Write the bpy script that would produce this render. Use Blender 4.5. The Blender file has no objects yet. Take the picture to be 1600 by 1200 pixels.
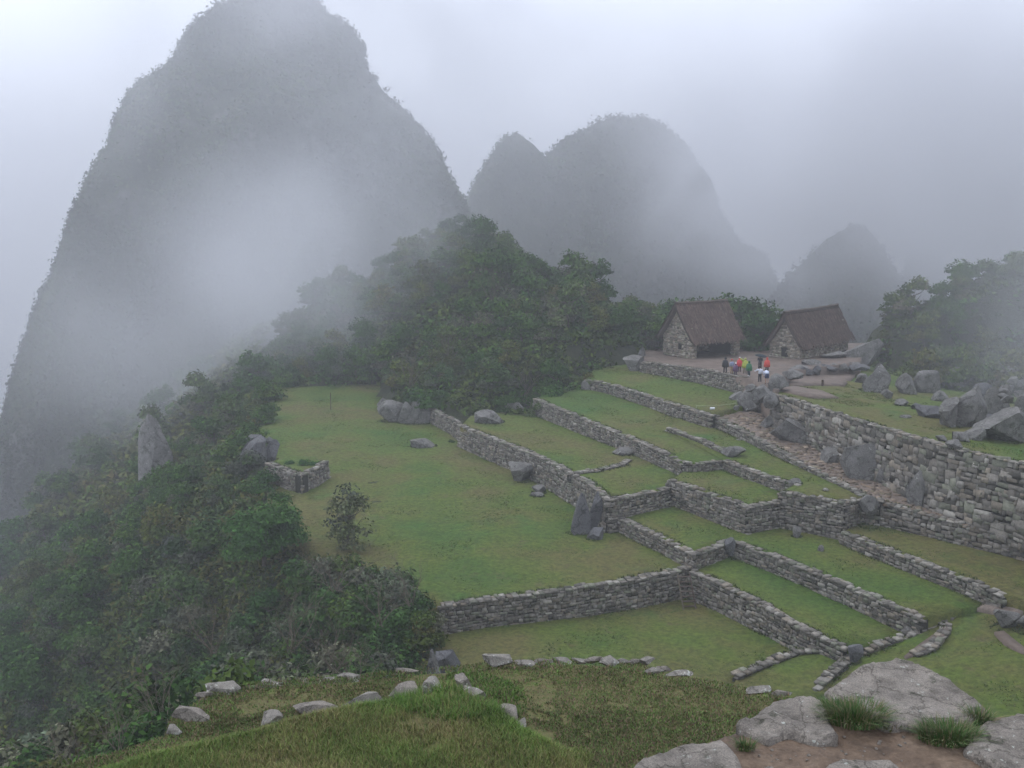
import bpy, math, random
import numpy as np
from mathutils import Vector, Matrix, noise, geometry
random.seed(7); rng = np.random.default_rng(7)
C = bpy.context.scene
COL = C.collection

# ---------------------------------------------------------------- camera
F = 1570.0; TH = math.atan(270/F); SN, CS = math.sin(TH), math.cos(TH)
cd = bpy.data.cameras.new('camera'); cam = bpy.data.objects.new('camera', cd); COL.objects.link(cam)
cd.lens = 36*F/1600; cd.sensor_width = 36; cd.clip_start = .2; cd.clip_end = 6000
cam.location = (0, 0, 0); cam.rotation_euler = (math.pi/2-TH, 0, 0)
C.camera = cam
# ---------------------------------------------------------------- light
C.view_settings.view_transform = 'Standard'; C.view_settings.look = 'None'
C.view_settings.exposure = 0.84; C.view_settings.gamma = 1
W = bpy.data.worlds.new('World'); C.world = W; W.use_nodes = True
nt = W.node_tree; N = nt.nodes; L = nt.links
bg = N['Background']; bg.inputs['Strength'].default_value = 0.1
sky = N.new('ShaderNodeTexSky'); sky.sky_type = 'NISHITA'; sky.sun_disc = False
SUN_EL, SUN_ROT = math.radians(58), math.radians(-40)
sky.sun_elevation = SUN_EL; sky.sun_rotation = SUN_ROT
tc = N.new('ShaderNodeTexCoord'); sx = N.new('ShaderNodeSeparateXYZ'); L.new(tc.outputs['Generated'], sx.inputs[0])
nz = N.new('ShaderNodeTexNoise'); nz.inputs['Scale'].default_value = 1.6; nz.inputs['Detail'].default_value = 3
L.new(tc.outputs['Generated'], nz.inputs['Vector'])
def wm(op, a, b):
    m = N.new('ShaderNodeMath'); m.operation = op
    for i, v in enumerate((a, b)):
        if isinstance(v, (int, float)): m.inputs[i].default_value = v
        else: L.new(v, m.inputs[i])
    return m.outputs[0]
# an overcast deck: brighter where it is thin (towards -x and overhead)
val = wm('ADD', wm('ADD', wm('MULTIPLY', sx.outputs['Z'], 1.2), wm('MULTIPLY', sx.outputs['X'], -.5)),
         wm('MULTIPLY', wm('SUBTRACT', nz.outputs['Fac'], .5), 3.0))
val = wm('MAXIMUM', wm('ADD', val, 7.1), 2.0)
cmb = N.new('ShaderNodeVectorMath'); cmb.operation = 'SCALE'; cmb.inputs[0].default_value = (.885, .94, 1.09)
L.new(val, cmb.inputs['Scale'])
mx = N.new('ShaderNodeMix'); mx.data_type = 'RGBA'; mx.inputs['Factor'].default_value = .9
L.new(sky.outputs[0], mx.inputs[6]); L.new(cmb.outputs[0], mx.inputs[7]); L.new(mx.outputs[2], bg.inputs['Color'])
sl = bpy.data.lights.new('sun', 'SUN'); sl.energy = .5; sl.angle = math.radians(35); sl.color = (1, .96, .9)
so = bpy.data.objects.new('sun', sl); COL.objects.link(so)
so.rotation_euler = (math.pi/2-SUN_EL, 0, math.pi-SUN_ROT)
C.render.engine = 'CYCLES'
cy = C.cycles; cy.max_bounces = 6; cy.diffuse_bounces = 2; cy.glossy_bounces = 1; cy.transmission_bounces = 1
cy.transparent_max_bounces = 8; cy.volume_bounces = 1; cy.use_denoising = True; cy.caustics_reflective = False
cy.volume_step_rate = 2.0; cy.volume_max_steps = 128

FOGBLOBS = [((-40, 200, 16), (54, 54, 56), .0095), ((-56, 165, -22), (38, 40, 28), .019), ((-32, 150, -9), (32, 30, 24), .034), ((-92, 115, -56), (35, 50, 32), .013), ((-34, 215, 44), (66, 60, 44), .013), ((64, 92, -6), (38, 34, 26), .016), ((10, 330, 55), (70, 80, 45), .008), ((88, 235, 0), (62, 60, 34), .026)]
# ---------------------------------------------------------------- projection helpers
def ray(px, py):
    u = (px-800)/F; v = (py-600)/F
    return (u, CS-v*SN, -SN-v*CS)
def atY(px, py, Y):
    r = ray(px, py); k = Y/r[1]; return Vector((r[0]*k, Y, r[2]*k))
def proj(x, y, z):
    f = CS*y-SN*z; up = SN*y+CS*z
    return (800+F*x/f, 600-F*up/f, f)
PLANES = dict(T0=(0,80,-24,.010,.018), TL=(3,58,-25.978,.005,-.02), M=(20,70,-22.969,.01,.019), S1=(20,60,-24.307,-.01,.026),
  U2=(8,85,-21.544,-.001,-.003), U3=(22,80,-21.04,-.005,.004), U4=(18,95,-20.154,-.005,.016), U5=(28,85,-20.2,.001,.01),
  S3=(33,68,-22.136,.002,.007), PA=(30,90,-19.672,-.014,.045), U6=(22,107,-18.505,.033,.026), HY=(27,115,-17.271,.005,-.038),
  UR=(45,95,-18.103,-.061,-.043), SR=(25,52,-23.95,.18,0), T2=(18,54,-25.3,.06,0), PT=(2,7,-3.9,0,0), MD=(0,12,-6.5,0,.0))
def pz(t, x, y):
    x0, y0, a, b, c = PLANES[t]; return a+b*(x-x0)+c*(y-y0)
def P(t, px, py, dz=0):
    x0, y0, a, b, c = PLANES[t]; r = ray(px, py)
    k = (a+dz-b*x0-c*y0)/(r[2]-b*r[0]-c*r[1]); return Vector((r[0]*k, r[1]*k, r[2]*k))

# ---------------------------------------------------------------- materials
def newmat(name, rough=.9, spec=.2):
    m = bpy.data.materials.new(name); m.use_nodes = True
    b = m.node_tree.nodes['Principled BSDF']; b.inputs['Roughness'].default_value = rough
    b.inputs['Specular IOR Level'].default_value = spec
    return m, m.node_tree.nodes, m.node_tree.links, b
def ramp(n, stops):
    r = n.new('ShaderNodeValToRGB'); e = r.color_ramp.elements
    while len(e) < len(stops): e.new(.5)
    for i, (p, c) in enumerate(stops): e[i].position = p; e[i].color = (*c, 1)
    return r
def tex(n, l, scale, detail=4, rough=.6, coord='Object', kind='ShaderNodeTexNoise', vec=None):
    t = n.new(kind); t.inputs['Scale'].default_value = scale
    if kind == 'ShaderNodeTexNoise': t.inputs['Detail'].default_value = detail; t.inputs['Roughness'].default_value = rough
    if vec is None:
        c = n.new('ShaderNodeTexCoord'); vec = c.outputs[coord]
    l.new(vec, t.inputs['Vector']); return t
def mixc(n, l, a, b, fac, mode='MIX'):
    m = n.new('ShaderNodeMix'); m.data_type = 'RGBA'; m.blend_type = mode
    for s, v in ((0, fac), (6, a), (7, b)):
        if isinstance(v, (int, float)): m.inputs[s].default_value = v
        elif isinstance(v, tuple): m.inputs[s].default_value = (*v, 1)
        else: l.new(v, m.inputs[s])
    return m.outputs[2]
def bump(n, l, b, h, dist, strength=1):
    u = n.new('ShaderNodeBump'); u.inputs['Distance'].default_value = dist; u.inputs['Strength'].default_value = strength
    l.new(h, u.inputs['Height']); l.new(u.outputs[0], b.inputs['Normal'])
def m_lawn():
    m, n, l, b = newmat('lawn', .9)
    a = tex(n, l, .09, 5, .6); r = ramp(n, [(.34, (.052, .102, .017)), (.47, (.082, .116, .021)), (.60, (.108, .100, .034)), (.74, (.058, .106, .018))])
    l.new(a.outputs[0], r.inputs[0])
    g = tex(n, l, .23, 3, .5); gr = ramp(n, [(.58, (0, 0, 0)), (.80, (.9, .9, .9))]); l.new(g.outputs[0], gr.inputs[0])
    c = mixc(n, l, r.outputs[0], (.038, .108, .020), gr.outputs[0])
    w_ = tex(n, l, .55, 8, .7); wr = ramp(n, [(.60, (0, 0, 0)), (.70, (.75, .75, .75))]); l.new(w_.outputs[0], wr.inputs[0])
    c = mixc(n, l, c, (.10, .080, .045), wr.outputs[0])
    f = tex(n, l, 3.0, 6, .75); fr = ramp(n, [(.3, (.45, .45, .45)), (.7, (1.5, 1.48, 1.4))]); l.new(f.outputs[0], fr.inputs[0])
    c = mixc(n, l, c, fr.outputs[0], 1.0, 'MULTIPLY')
    l.new(c, b.inputs['Base Color']); bump(n, l, b, f.outputs[0], .12)
    return m
def m_noisy(name, stops, scale, detail=6, rough=.9, bd=.05, bs=None, spec=.2):
    m, n, l, b = newmat(name, rough, spec)
    a = tex(n, l, scale, detail, .65); r = ramp(n, stops); l.new(a.outputs[0], r.inputs[0])
    f = tex(n, l, bs or scale*3, 5, .7); fr = ramp(n, [(.3, (.7, .7, .7)), (.7, (1.3, 1.3, 1.3))]); l.new(f.outputs[0], fr.inputs[0])
    l.new(mixc(n, l, r.outputs[0], fr.outputs[0], 1.0, 'MULTIPLY'), b.inputs['Base Color'])
    f = f; bump(n, l, b, f.outputs[0], bd)
    return m
def m_attr(name, tint, scale=6, rough=.9, bd=.02, var=.35, objrand=0):
    """base colour = per-face colour attribute x noise"""
    m, n, l, b = newmat(name, rough)
    at = n.new('ShaderNodeAttribute'); at.attribute_name = 'Col'
    f = tex(n, l, scale, 5, .7); fr = ramp(n, [(.25, (1-var,)*3), (.75, (1+var,)*3)]); l.new(f.outputs[0], fr.inputs[0])
    c = mixc(n, l, at.outputs['Color'], fr.outputs[0], 1.0, 'MULTIPLY')
    if tint != (1, 1, 1): c = mixc(n, l, c, tint, 1.0, 'MULTIPLY')
    if objrand:
        oi = n.new('ShaderNodeObjectInfo'); rr = ramp(n, [(0, (.55, .62, .62)), (.3, (1.25, 1.2, .95)), (.55, (.7, .9, .7)), (.8, (1.35, 1.15, 1.0)), (1, (.8, 1.1, .9))])
        l.new(oi.outputs['Random'], rr.inputs[0]); c = mixc(n, l, c, rr.outputs[0], 1.0, 'MULTIPLY')
    l.new(c, b.inputs['Base Color'])
    if bd: bump(n, l, b, f.outputs[0], bd)
    return m
LAWN = m_lawn()
DIRT = m_noisy('wet_dirt', [(.3, (.10, .075, .06)), (.6, (.16, .125, .10)), (.8, (.12, .10, .085))], .5, bd=.05, rough=.7)
PATHM = m_noisy('trodden_earth', [(.3, (.13, .10, .08)), (.7, (.22, .18, .15))], 2.0, bd=.03, rough=.7)
NEARDIRT = m_noisy('muddy_earth', [(.3, (.085, .062, .045)), (.45, (.15, .105, .072)), (.6, (.21, .155, .11)), (.75, (.15, .13, .10))], 2.2, 10, bd=.035, rough=.6, bs=18)
GROUND = m_noisy('earth', [(.35, (.018, .026, .012)), (.7, (.05, .055, .028))], .5, bd=.2)
TURF = m_noisy('turf', [(.32, (.08, .115, .03)), (.5, (.14, .12, .055)), (.7, (.10, .155, .035))], 4.0, 10, bd=.03, bs=24)
HUTM = m_attr('hut_stone', (1.75, 1.66, 1.5), 5, .85, .02, .35)
WALLM = m_attr('wall_stone', (1.12, 1.1, 1.05), 5, .85, .02, .4)
CORE = m_noisy('wall_joint', [(.3, (.03, .03, .025)), (.7, (.06, .058, .045))], 4, bd=.05)
def m_rock(name, base, scale=1.0, lich=.62, bd=.08):
    m, n, l, b = newmat(name, .8)
    a = tex(n, l, scale, 8, .7); d = tuple(x*.5 for x in base); h = tuple(min(1, x*1.45) for x in base)
    r = ramp(n, [(.3, d), (.5, base), (.72, h)]); l.new(a.outputs[0], r.inputs[0])
    g = tex(n, l, scale*3.1, 6, .7); gr = ramp(n, [(lich, (0, 0, 0)), (lich+.05, (1, 1, 1))]); l.new(g.outputs[0], gr.inputs[0])
    c = mixc(n, l, r.outputs[0], (.50, .52, .47), gr.outputs[0])
    w = tex(n, l, scale*1.3, 5, .7); wr = ramp(n, [(.56, (0, 0, 0)), (.66, (.8, .8, .8))]); l.new(w.outputs[0], wr.inputs[0])
    c = mixc(n, l, c, (.055, .06, .04), wr.outputs[0])
    sp_ = tex(n, l, scale*22, 4, .8); sr = ramp(n, [(.32, (.55, .55, .55)), (.5, (1, 1, 1)), (.68, (1.5, 1.48, 1.42))]); l.new(sp_.outputs[0], sr.inputs[0])
    c = mixc(n, l, c, sr.outputs[0], 1.0, 'MULTIPLY')
    cr = n.new('ShaderNodeTexVoronoi'); cr.feature = 'DISTANCE_TO_EDGE'; cr.inputs['Scale'].default_value = scale*.55
    dn = tex(n, l, scale*2, 4, .6); ad = n.new('ShaderNodeVectorMath'); ad.operation = 'MULTIPLY_ADD'; tco = n.new('ShaderNodeTexCoord'); l.new(dn.outputs['Color'], ad.inputs[0]); ad.inputs[1].default_value = (.9/scale,)*3; l.new(tco.outputs['Object'], ad.inputs[2]); l.new(ad.outputs[0], cr.inputs['Vector'])
    crr = ramp(n, [(.0, (.3, .3, .28)), (.03, (1, 1, 1))]); l.new(cr.outputs['Distance'], crr.inputs[0]); c = mixc(n, l, c, crr.outputs[0], .75, 'MULTIPLY')
    l.new(c, b.inputs['Base Color']); q = tex(n, l, scale*8, 8, .75); bump(n, l, b, q.outputs[0], bd)
    return m
ROCK = m_rock('granite', (.17, .165, .155), .9, .64, .10)
ROCKN = m_rock('near_granite', (.25, .225, .195), 4.0, .62, .03)
ROCKD = m_rock('dark_granite', (.13, .13, .135), .8, .70, .12)
EDGE = m_rock('lichened_stone', (.22, .205, .18), 3.5, .57, .015)
CLIFF = m_noisy('cliff', [(.3, (.015, .022, .01)), (.5, (.03, .04, .018)), (.66, (.10, .10, .09))], .06, 10, bd=1.5, bs=.3)
LEAF = m_attr('leaf', (1, 1, 1), 1.2, .8, 0, .3, 1)
LEAFS = m_attr('hillside_leaf', (1, 1, 1), .05, .8, 0, .35)
BLADE = m_attr('blade', (1, 1, 1), .8, .7, 0, .35)
BARK = m_noisy('bark', [(.3, (.05, .042, .032)), (.7, (.13, .115, .095))], 4, bd=.03)
TWIG = m_noisy('dead_twig', [(.3, (.09, .075, .055)), (.7, (.17, .145, .11))], 4, bd=.01)
THATCH = m_attr('thatch', (1, 1, 1), 3, .95, .03, .3)
WOOD = m_noisy('weathered_pole', [(.3, (.06, .045, .035)), (.7, (.13, .10, .08))], 4, bd=.02)
DARK = m_noisy('recess_shade_paint', [(.3, (.015, .015, .015)), (.7, (.03, .028, .025))], 4)  # near-black colour that paints the shade inside wall openings

# ---------------------------------------------------------------- mesh helpers
def link(name, me, mat=None, parent=None):
    o = bpy.data.objects.new(name, me); COL.objects.link(o)
    if mat is not None: me.materials.append(mat)
    if parent is not None: o.parent = parent
    return o
def tag(o, label=None, cat=None, group=None, kind=None):
    for k, v in (('label', label), ('category', cat), ('group', group), ('kind', kind)):
        if v: o[k] = v
    return o
def empty(name, loc, rz=0):
    o = bpy.data.objects.new(name, None); COL.objects.link(o); o.location = loc; o.rotation_euler = (0, 0, rz); o.empty_display_size = .2
    return o
def npmesh(name, V, Fc, col=None, smooth=False):
    """V (n,3), Fc (m,k) equal-sided faces, col (m,3) per face"""
    me = bpy.data.meshes.new(name); V = np.asarray(V, np.float32); Fc = np.asarray(Fc, np.int32); m, k = Fc.shape
    me.vertices.add(len(V)); me.vertices.foreach_set('co', V.ravel())
    me.loops.add(m*k); me.loops.foreach_set('vertex_index', Fc.ravel())
    me.polygons.add(m); me.polygons.foreach_set('loop_start', np.arange(0, m*k, k, dtype=np.int32))
    me.polygons.foreach_set('loop_total', np.full(m, k, np.int32))
    if col is not None:
        a = me.color_attributes.new('Col', 'FLOAT_COLOR', 'CORNER'); c = np.ones((m*k, 4), np.float32)
        c[:, :3] = np.repeat(col, k, axis=0); a.data.foreach_set('color', c.ravel())
    me.update(calc_edges=True); me.validate()
    if smooth: me.polygons.foreach_set('use_smooth', np.ones(m, bool))
    return me
def pymesh(name, V, Fc, smooth=False):
    me = bpy.data.meshes.new(name); me.from_pydata([tuple(v) for v in V], [], Fc); me.update()
    if smooth: me.polygons.foreach_set('use_smooth', [True]*len(Fc))
    return me
def quads(Q):  # Q (n,4,3) -> V,F
    n = len(Q); return Q.reshape(-1, 3), np.arange(n*4).reshape(n, 4)
def inside(poly, x, y):
    r = False; j = len(poly)-1
    for i in range(len(poly)):
        xi, yi = poly[i][0], poly[i][1]; xj, yj = poly[j][0], poly[j][1]
        if (yi > y) != (yj > y) and x < (xj-xi)*(y-yi)/(yj-yi)+xi: r = not r
        j = i
    return r
def edgedist(poly, x, y):
    d = 1e9
    for i in range(len(poly)):
        ax, ay = poly[i][0], poly[i][1]; bx, by = poly[(i+1) % len(poly)][0], poly[(i+1) % len(poly)][1]
        dx, dy = bx-ax, by-ay; t = max(0, min(1, ((x-ax)*dx+(y-ay)*dy)/(dx*dx+dy*dy+1e-9)))
        d = min(d, math.hypot(x-ax-t*dx, y-ay-t*dy))
    return d
def patch(name, poly, zf, step, skirt, mat, smooth=True, jit=.35):
    """a sheet filling the outline, its height from zf(x, y, distance to rim), with a skirt going down"""
    poly = [(p[0], p[1]) for p in poly]; pts = []
    for i in range(len(poly)):
        a, b = poly[i], poly[(i+1) % len(poly)]; k = max(1, int(math.hypot(b[0]-a[0], b[1]-a[1])/step))
        for j in range(k): pts.append((a[0]+(b[0]-a[0])*j/k, a[1]+(b[1]-a[1])*j/k))
    nb = len(pts); x0, x1 = min(p[0] for p in poly), max(p[0] for p in poly); y0, y1 = min(p[1] for p in poly), max(p[1] for p in poly)
    x = x0
    while x < x1:
        y = y0
        while y < y1:
            X, Y = x+random.uniform(-jit, jit)*step, y+random.uniform(-jit, jit)*step
            if inside(poly, X, Y) and edgedist(poly, X, Y) > step*.45: pts.append((X, Y))
            y += step
        x += step
    ov, oe, of, *_ = geometry.delaunay_2d_cdt([Vector(p) for p in pts], [], [list(range(nb))], 1, 1e-5)
    V = []
    for i, p in enumerate(ov): V.append((p[0], p[1], zf(p[0], p[1], edgedist(poly, p[0], p[1]))))
    Fs = []
    for f in of:
        a, b, c = (Vector(V[i]) for i in f[:3])
        Fs.append(list(f) if (b-a).cross(c-a).z > 0 else list(f)[::-1])
    if skirt:
        cnt = {}
        for f in Fs:
            for i in range(len(f)):
                e = (f[i], f[(i+1) % len(f)]); cnt[e] = 1
        be = [e for e in cnt if (e[1], e[0]) not in cnt]; mp = {}
        for a, b in be:
            for q in (a, b):
                if q not in mp: mp[q] = len(V); V.append((V[q][0], V[q][1], V[q][2]-skirt))
            Fs.append([b, a, mp[a], mp[b]])
    return link(name, pymesh(name, V, Fs, smooth), mat)
def fbm(x, y, z=0, o=4):
    return noise.fractal(Vector((x, y, z)), 1, 2, o)

# ---------------------------------------------------------------- terrain under everything
POLY = {}
def poly(t, *pts): POLY[t] = [P(t, *p) for p in pts]; return POLY[t]
poly('T0', (1088,886),(1075,890),(1000,905),(900,922),(840,929),(780,936),(705,948),(675,952),(600,903),(500,868),(440,832),(420,790),(412,735),(400,690),(412,640),(440,605),(520,601),(600,600),(597,645),(672,655),(717,676),(760,690),(850,725),(965,800),(1085,868))
poly('TL', (640,1130),(655,1010),(690,965),(705,950),(900,925),(1075,892),(1130,905),(1325,1008),(1246,1024),(1150,1064),(1110,1130))
poly('T2', (1110,1130),(1150,1062),(1246,1022),(1326,1010),(1340,1030),(1250,1120),(1230,1160))
poly('S1', (1080,889),(1138,842),(1200,862),(1445,960),(1420,990),(1330,1014),(1318,1013),(1260,985),(1200,950),(1130,914))
poly('M', (971,812),(1030,780),(1047,770),(1100,780),(1218,795),(1330,845),(1540,935),(1530,947),(1440,966),(1380,940),(1300,905),(1200,866),(1140,844),(1138,846),(1110,858),(1085,867),(1030,838))
poly('U2', (719,667),(735,650),(780,642),(836,630),(1000,690),(1070,735),(1047,762),(1045,764),(1010,770),(975,777),(950,781),(938,768),(920,754),(891,739),(860,722),(830,708),(770,685))
poly('U3', (1048,751),(1070,735),(1133,724),(1241,762),(1218,784),(1168,792),(1120,775),(1080,761))
poly('U4', (836,624),(880,604),(915,590),(1060,630),(1100,650),(1045,673),(1133,718),(1128,721),(1100,724),(1067,724),(1030,704),(985,684),(920,658),(870,637))
poly('U5', (1045,673),(1060,645),(1115,652),(1240,714),(1350,772),(1345,778),(1319,786),(1270,777),(1219,769),(1241,758),(1133,719))
poly('S3', (1318,832),(1345,812),(1372,802),(1600,860),(1700,890),(1700,960),(1610,940),(1566,929),(1510,905),(1448,882),(1380,856))
poly('SR', (1340,1030),(1326,1014),(1440,975),(1530,946),(1610,925),(1720,920),(1760,1250),(1230,1180),(1260,1110))
poly('PA', (1110,645),(1145,634),(1176,640),(1234,680),(1319,720),(1475,780),(1600,805),(1720,830),(1720,880),(1600,846),(1500,819),(1430,800),(1372,785),(1344,777),(1300,752),(1240,720),(1200,698),(1160,676),(1130,660))
poly('U6', (915,594),(930,575),(1004,566),(1168,590),(1172,632),(1150,637),(1112,649),(1080,640),(1020,621),(960,602))
poly('HY', (1004,566),(1000,548),(1035,536),(1200,536),(1350,536),(1345,566),(1240,580),(1215,610),(1166,591),(1110,580),(1060,573))
poly('UR', (1205,617),(1215,596),(1250,575),(1345,566),(1420,585),(1550,590),(1720,600),(1800,770),(1700,752),(1600,725),(1540,712),(1475,697),(1400,674),(1337,656),(1280,637),(1219,619))
ctrl = []
def edge_x(y):  # left edge of the plaza shelf
    E = [(20,-7.5),(45,-6.5),(56,-5.6),(60,-6),(65,-9.5),(69,-14),(74,-18),(82,-21.5),(92,-25.5),(115,-30),(131,-32),(160,-38),(190,-46),(230,-60),(300,-95)]
    if y <= E[0][0]: return E[0][1]
    for (a, xa), (b, xb) in zip(E, E[1:]):
        if y <= b: return xa+(xb-xa)*(y-a)/(b-a)
    return E[-1][1]
for y in (58,66,75,84,95,107,120,132):
    ctrl.append((edge_x(y), y, pz('T0', edge_x(y), y)-.4))
    for d, s in ((8,.72),(22,.74),(45,.8),(80,.9),(140,.85)): ctrl.append((edge_x(y)-d, y, -24.4-d*s))
for y, zz in ((155,-24.5),(185,-27),(220,-30)):
    for d, s in ((0,0),(15,.5),(45,.7),(90,.85),(150,.8)): ctrl.append((edge_x(y)-d, y, zz-d*s))
ctrl += [(-7.5,14,-11),(-10,18,-15),(-12,22,-16.5),(-18,35,-21.5),(-24,45,-28),(-13,45,-25),(-8,50,-26.3),(-32,45,-36),(-30,25,-34),(-50,20,-55),(-60,45,-66),(-90,20,-95),
 (0,20,-11.5),(0,30,-17.5),(3,45,-25.5),(-3,55,-27),(8,50,-27),(10,30,-18),(12,15,-9),(5,10,-6.5),(25,20,-16),(30,35,-22.5),(25,48,-25.5),(40,50,-23.5),(50,30,-18),(60,60,-17),
 (0,0,-5.2),(-5,5,-8.5),(-8,0,-11),(8,0,-5),(20,0,-8),(0,-20,-2),(-30,-10,-25),(40,-10,-4),(80,0,0),(-60,-20,-50),(-100,-20,-80),
 (5,65,-28),(20,60,-28),(15,80,-28),(30,70,-28),(25,90,-26),(0,90,-26),(-10,100,-25),(40,80,-24),(20,105,-24),
 (-14,118,-23),(-15,131,-22.5),(-5,108,-22.5),(3,105,-20.8),(8.5,112,-19),(15,122,-17.6),(20,131,-17.5),(30,132,-17.6),(40,128,-18),
 (-8,122,-18),(0,118,-16.5),(8,124,-15.5),(-14,145,-14),(-4,140,-11.5),(6,138,-11.5),(-20,160,-14),(-10,165,-7),(-1,172,-8),(-8,190,-5),(5,160,-11.5),(12.4,148,-13.5),(18,142,-15.2),(-25,150,-19),(-32,165,-15),(-45,185,-18),(-42,215,-18),(-28,180,-17),(-28,215,-16),(-8,230,-8),
 (24,139,-16.5),(32,137,-17),(14,175,-24),(30,160,-30),(10,200,-18),(30,200,-50),(0,260,-20),(50,160,-38),(40,230,-70),
 (38,112,-18),(46,116,-14.5),(54,112,-13),(60,122,-9),(48,130,-14),(44,140,-20),(70,110,-8),(72,135,-8),(60,98,-17.5),(80,90,-12),(60,80,-16.5),(75,160,-25),(90,70,-8),(110,110,0),(110,150,-10),
 (-40,260,-45),(-20,300,-30),(60,300,-90),(130,220,-60),(200,100,10),(220,250,-60),(100,400,-120),(-100,300,-110),(-200,300,-160),(-200,100,-160),(-200,-30,-150),(-300,500,-180),(0,500,-120),(300,500,-120),(400,0,20),(-400,0,-180),(-800,0,-180),(-800,1300,-180),(0,1300,-180),(800,1300,-180),(800,0,-20),(0,800,-170)]
CP = np.array(ctrl, float)
D = np.hypot(CP[:, None, 0]-CP[None, :, 0], CP[:, None, 1]-CP[None, :, 1])
n_ = len(CP); A = np.zeros((n_+3, n_+3)); A[:n_, :n_] = D-np.eye(n_)*.3; A[:n_, n_] = 1; A[:n_, n_+1:] = CP[:, :2]; A[n_:, :n_] = A[:n_, n_:].T
wts = np.linalg.solve(A, np.concatenate([CP[:, 2], np.zeros(3)]))
def rbf(X, Y):
    d = np.hypot(X[..., None]-CP[:, 0], Y[..., None]-CP[:, 1]); return d@wts[:n_]+wts[n_]+wts[n_+1]*X+wts[n_+2]*Y
gx = np.array(sorted(set(list(np.arange(-880, -220, 60))+list(np.arange(-220, -60, 8))+list(np.arange(-60, 75, 1.5))+list(np.arange(75, 220, 8))+list(np.arange(220, 881, 60)))), float)
gy = np.array(sorted(set(list(np.arange(-58, 10, 3.))+list(np.arange(10, 200, 1.5))+list(np.arange(200, 400, 8))+list(np.arange(400, 1381, 70)))), float)
GX, GY = np.meshgrid(gx, gy, indexing='ij')
GZ = np.empty_like(GX)
for i in range(len(gx)): GZ[i] = rbf(GX[i], GY[i])
for i, x in enumerate(gx):
    for j, y in enumerate(gy):
        z = GZ[i, j]
        amp = 1.0 if (abs(x) < 80 and y < 200) else 4
        z += fbm(x*.06, y*.06, 3, 4)*amp
        GZ[i, j] = max(z, -186)
keep = GZ.copy()
for t, pl in POLY.items():
    xs = [p[0] for p in pl]; ys = [p[1] for p in pl]
    for i in np.where((gx > min(xs)-1) & (gx < max(xs)+1))[0]:
        for j in np.where((gy > min(ys)-1) & (gy < max(ys)+1))[0]:
            if inside(pl, gx[i], gy[j]) or (t not in ('T0',) and edgedist(pl, gx[i], gy[j]) < .8):
                GZ[i, j] = min(GZ[i, j], pz(t, gx[i], gy[j])-.7)
def gz(x, y):
    i = int(np.clip(np.searchsorted(gx, x)-1, 0, len(gx)-2)); j = int(np.clip(np.searchsorted(gy, y)-1, 0, len(gy)-2))
    a = (x-gx[i])/(gx[i+1]-gx[i]); b = (y-gy[j])/(gy[j+1]-gy[j])
    return (GZ[i, j]*(1-a)*(1-b)+GZ[i+1, j]*a*(1-b)+GZ[i, j+1]*(1-a)*b+GZ[i+1, j+1]*a*b)
nx, ny = len(gx), len(gy)
idx = np.arange(nx*ny).reshape(nx, ny)
Fq = np.stack([idx[:-1, :-1], idx[1:, :-1], idx[1:, 1:], idx[:-1, 1:]], -1).reshape(-1, 4)
tag(link('ground', npmesh('ground', np.stack([GX, GY, GZ], -1).reshape(-1, 3), Fq, smooth=True), GROUND), kind='structure')

# lawns and yards
NAMES = dict(T0='plaza_lawn', TL='lower_lawn', T2='lower_lawn', SR='slope_lawn', PA='stone_path', HY='yard_ground')
for t, pl in POLY.items():
    amp = {'SR': .35, 'UR': .25, 'HY': .08, 'PA': .05}.get(t, .07)
    o = patch(NAMES.get(t, 'terrace_lawn'), pl, lambda x, y, d, t=t, amp=amp: pz(t, x, y)+fbm(x*.35, y*.35, ord(t[0]) % 7+ord(t[-1])*.1, 3)*amp*min(1, d), 1.3, 4.5 if t not in ('T0', 'TL', 'SR') else 2,
              DIRT if t == 'HY' else PATHM if t == 'PA' else LAWN)
    tag(o, kind='structure')
def decal(name, t, pts, mat, dz=.1):
    o = patch(name, [P(t, *p) for p in pts], lambda x, y, d: pz(t, x, y)+dz+fbm(x*.35, y*.35, 1, 3)*.04-(.12 if d < .05 else 0), .8, .5, mat); tag(o, kind='structure'); return o
decal('dirt_path', 'SR', [(1412,1030),(1440,1008),(1468,990),(1478,982),(1482,990),(1462,1010),(1440,1022),(1415,1034)], DIRT, .32)
decal('dirt_path', 'SR', [(1553,992),(1568,990),(1590,1008),(1625,1035),(1605,1030),(1570,1008)], DIRT, .32)
decal('stone_path', 'SR', [(1438,966),(1470,955),(1500,950),(1540,946),(1600,936),(1700,925),(1700,950),(1605,955),(1590,966),(1555,960),(1530,956),(1500,955),(1490,966),(1470,968)], PATHM, .34)
decal('dirt_yard', 'UR', [(1235,590),(1255,575),(1340,566),(1336,590),(1318,604),(1270,603),(1232,603)], DIRT, .22)
decal('dirt_yard', 'UR', [(1215,608),(1240,604),(1285,612),(1310,622),(1270,622),(1225,614)], DIRT, .22)
decal('bare_earth', 'T0', [(560,752),(575,748),(583,751),(600,750),(612,755),(598,758),(590,757),(575,760),(566,756)], GROUND, .03)
decal('bare_earth', 'T0', [(570,782),(590,778),(606,782),(596,788),(575,787)], GROUND, .03)

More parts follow.
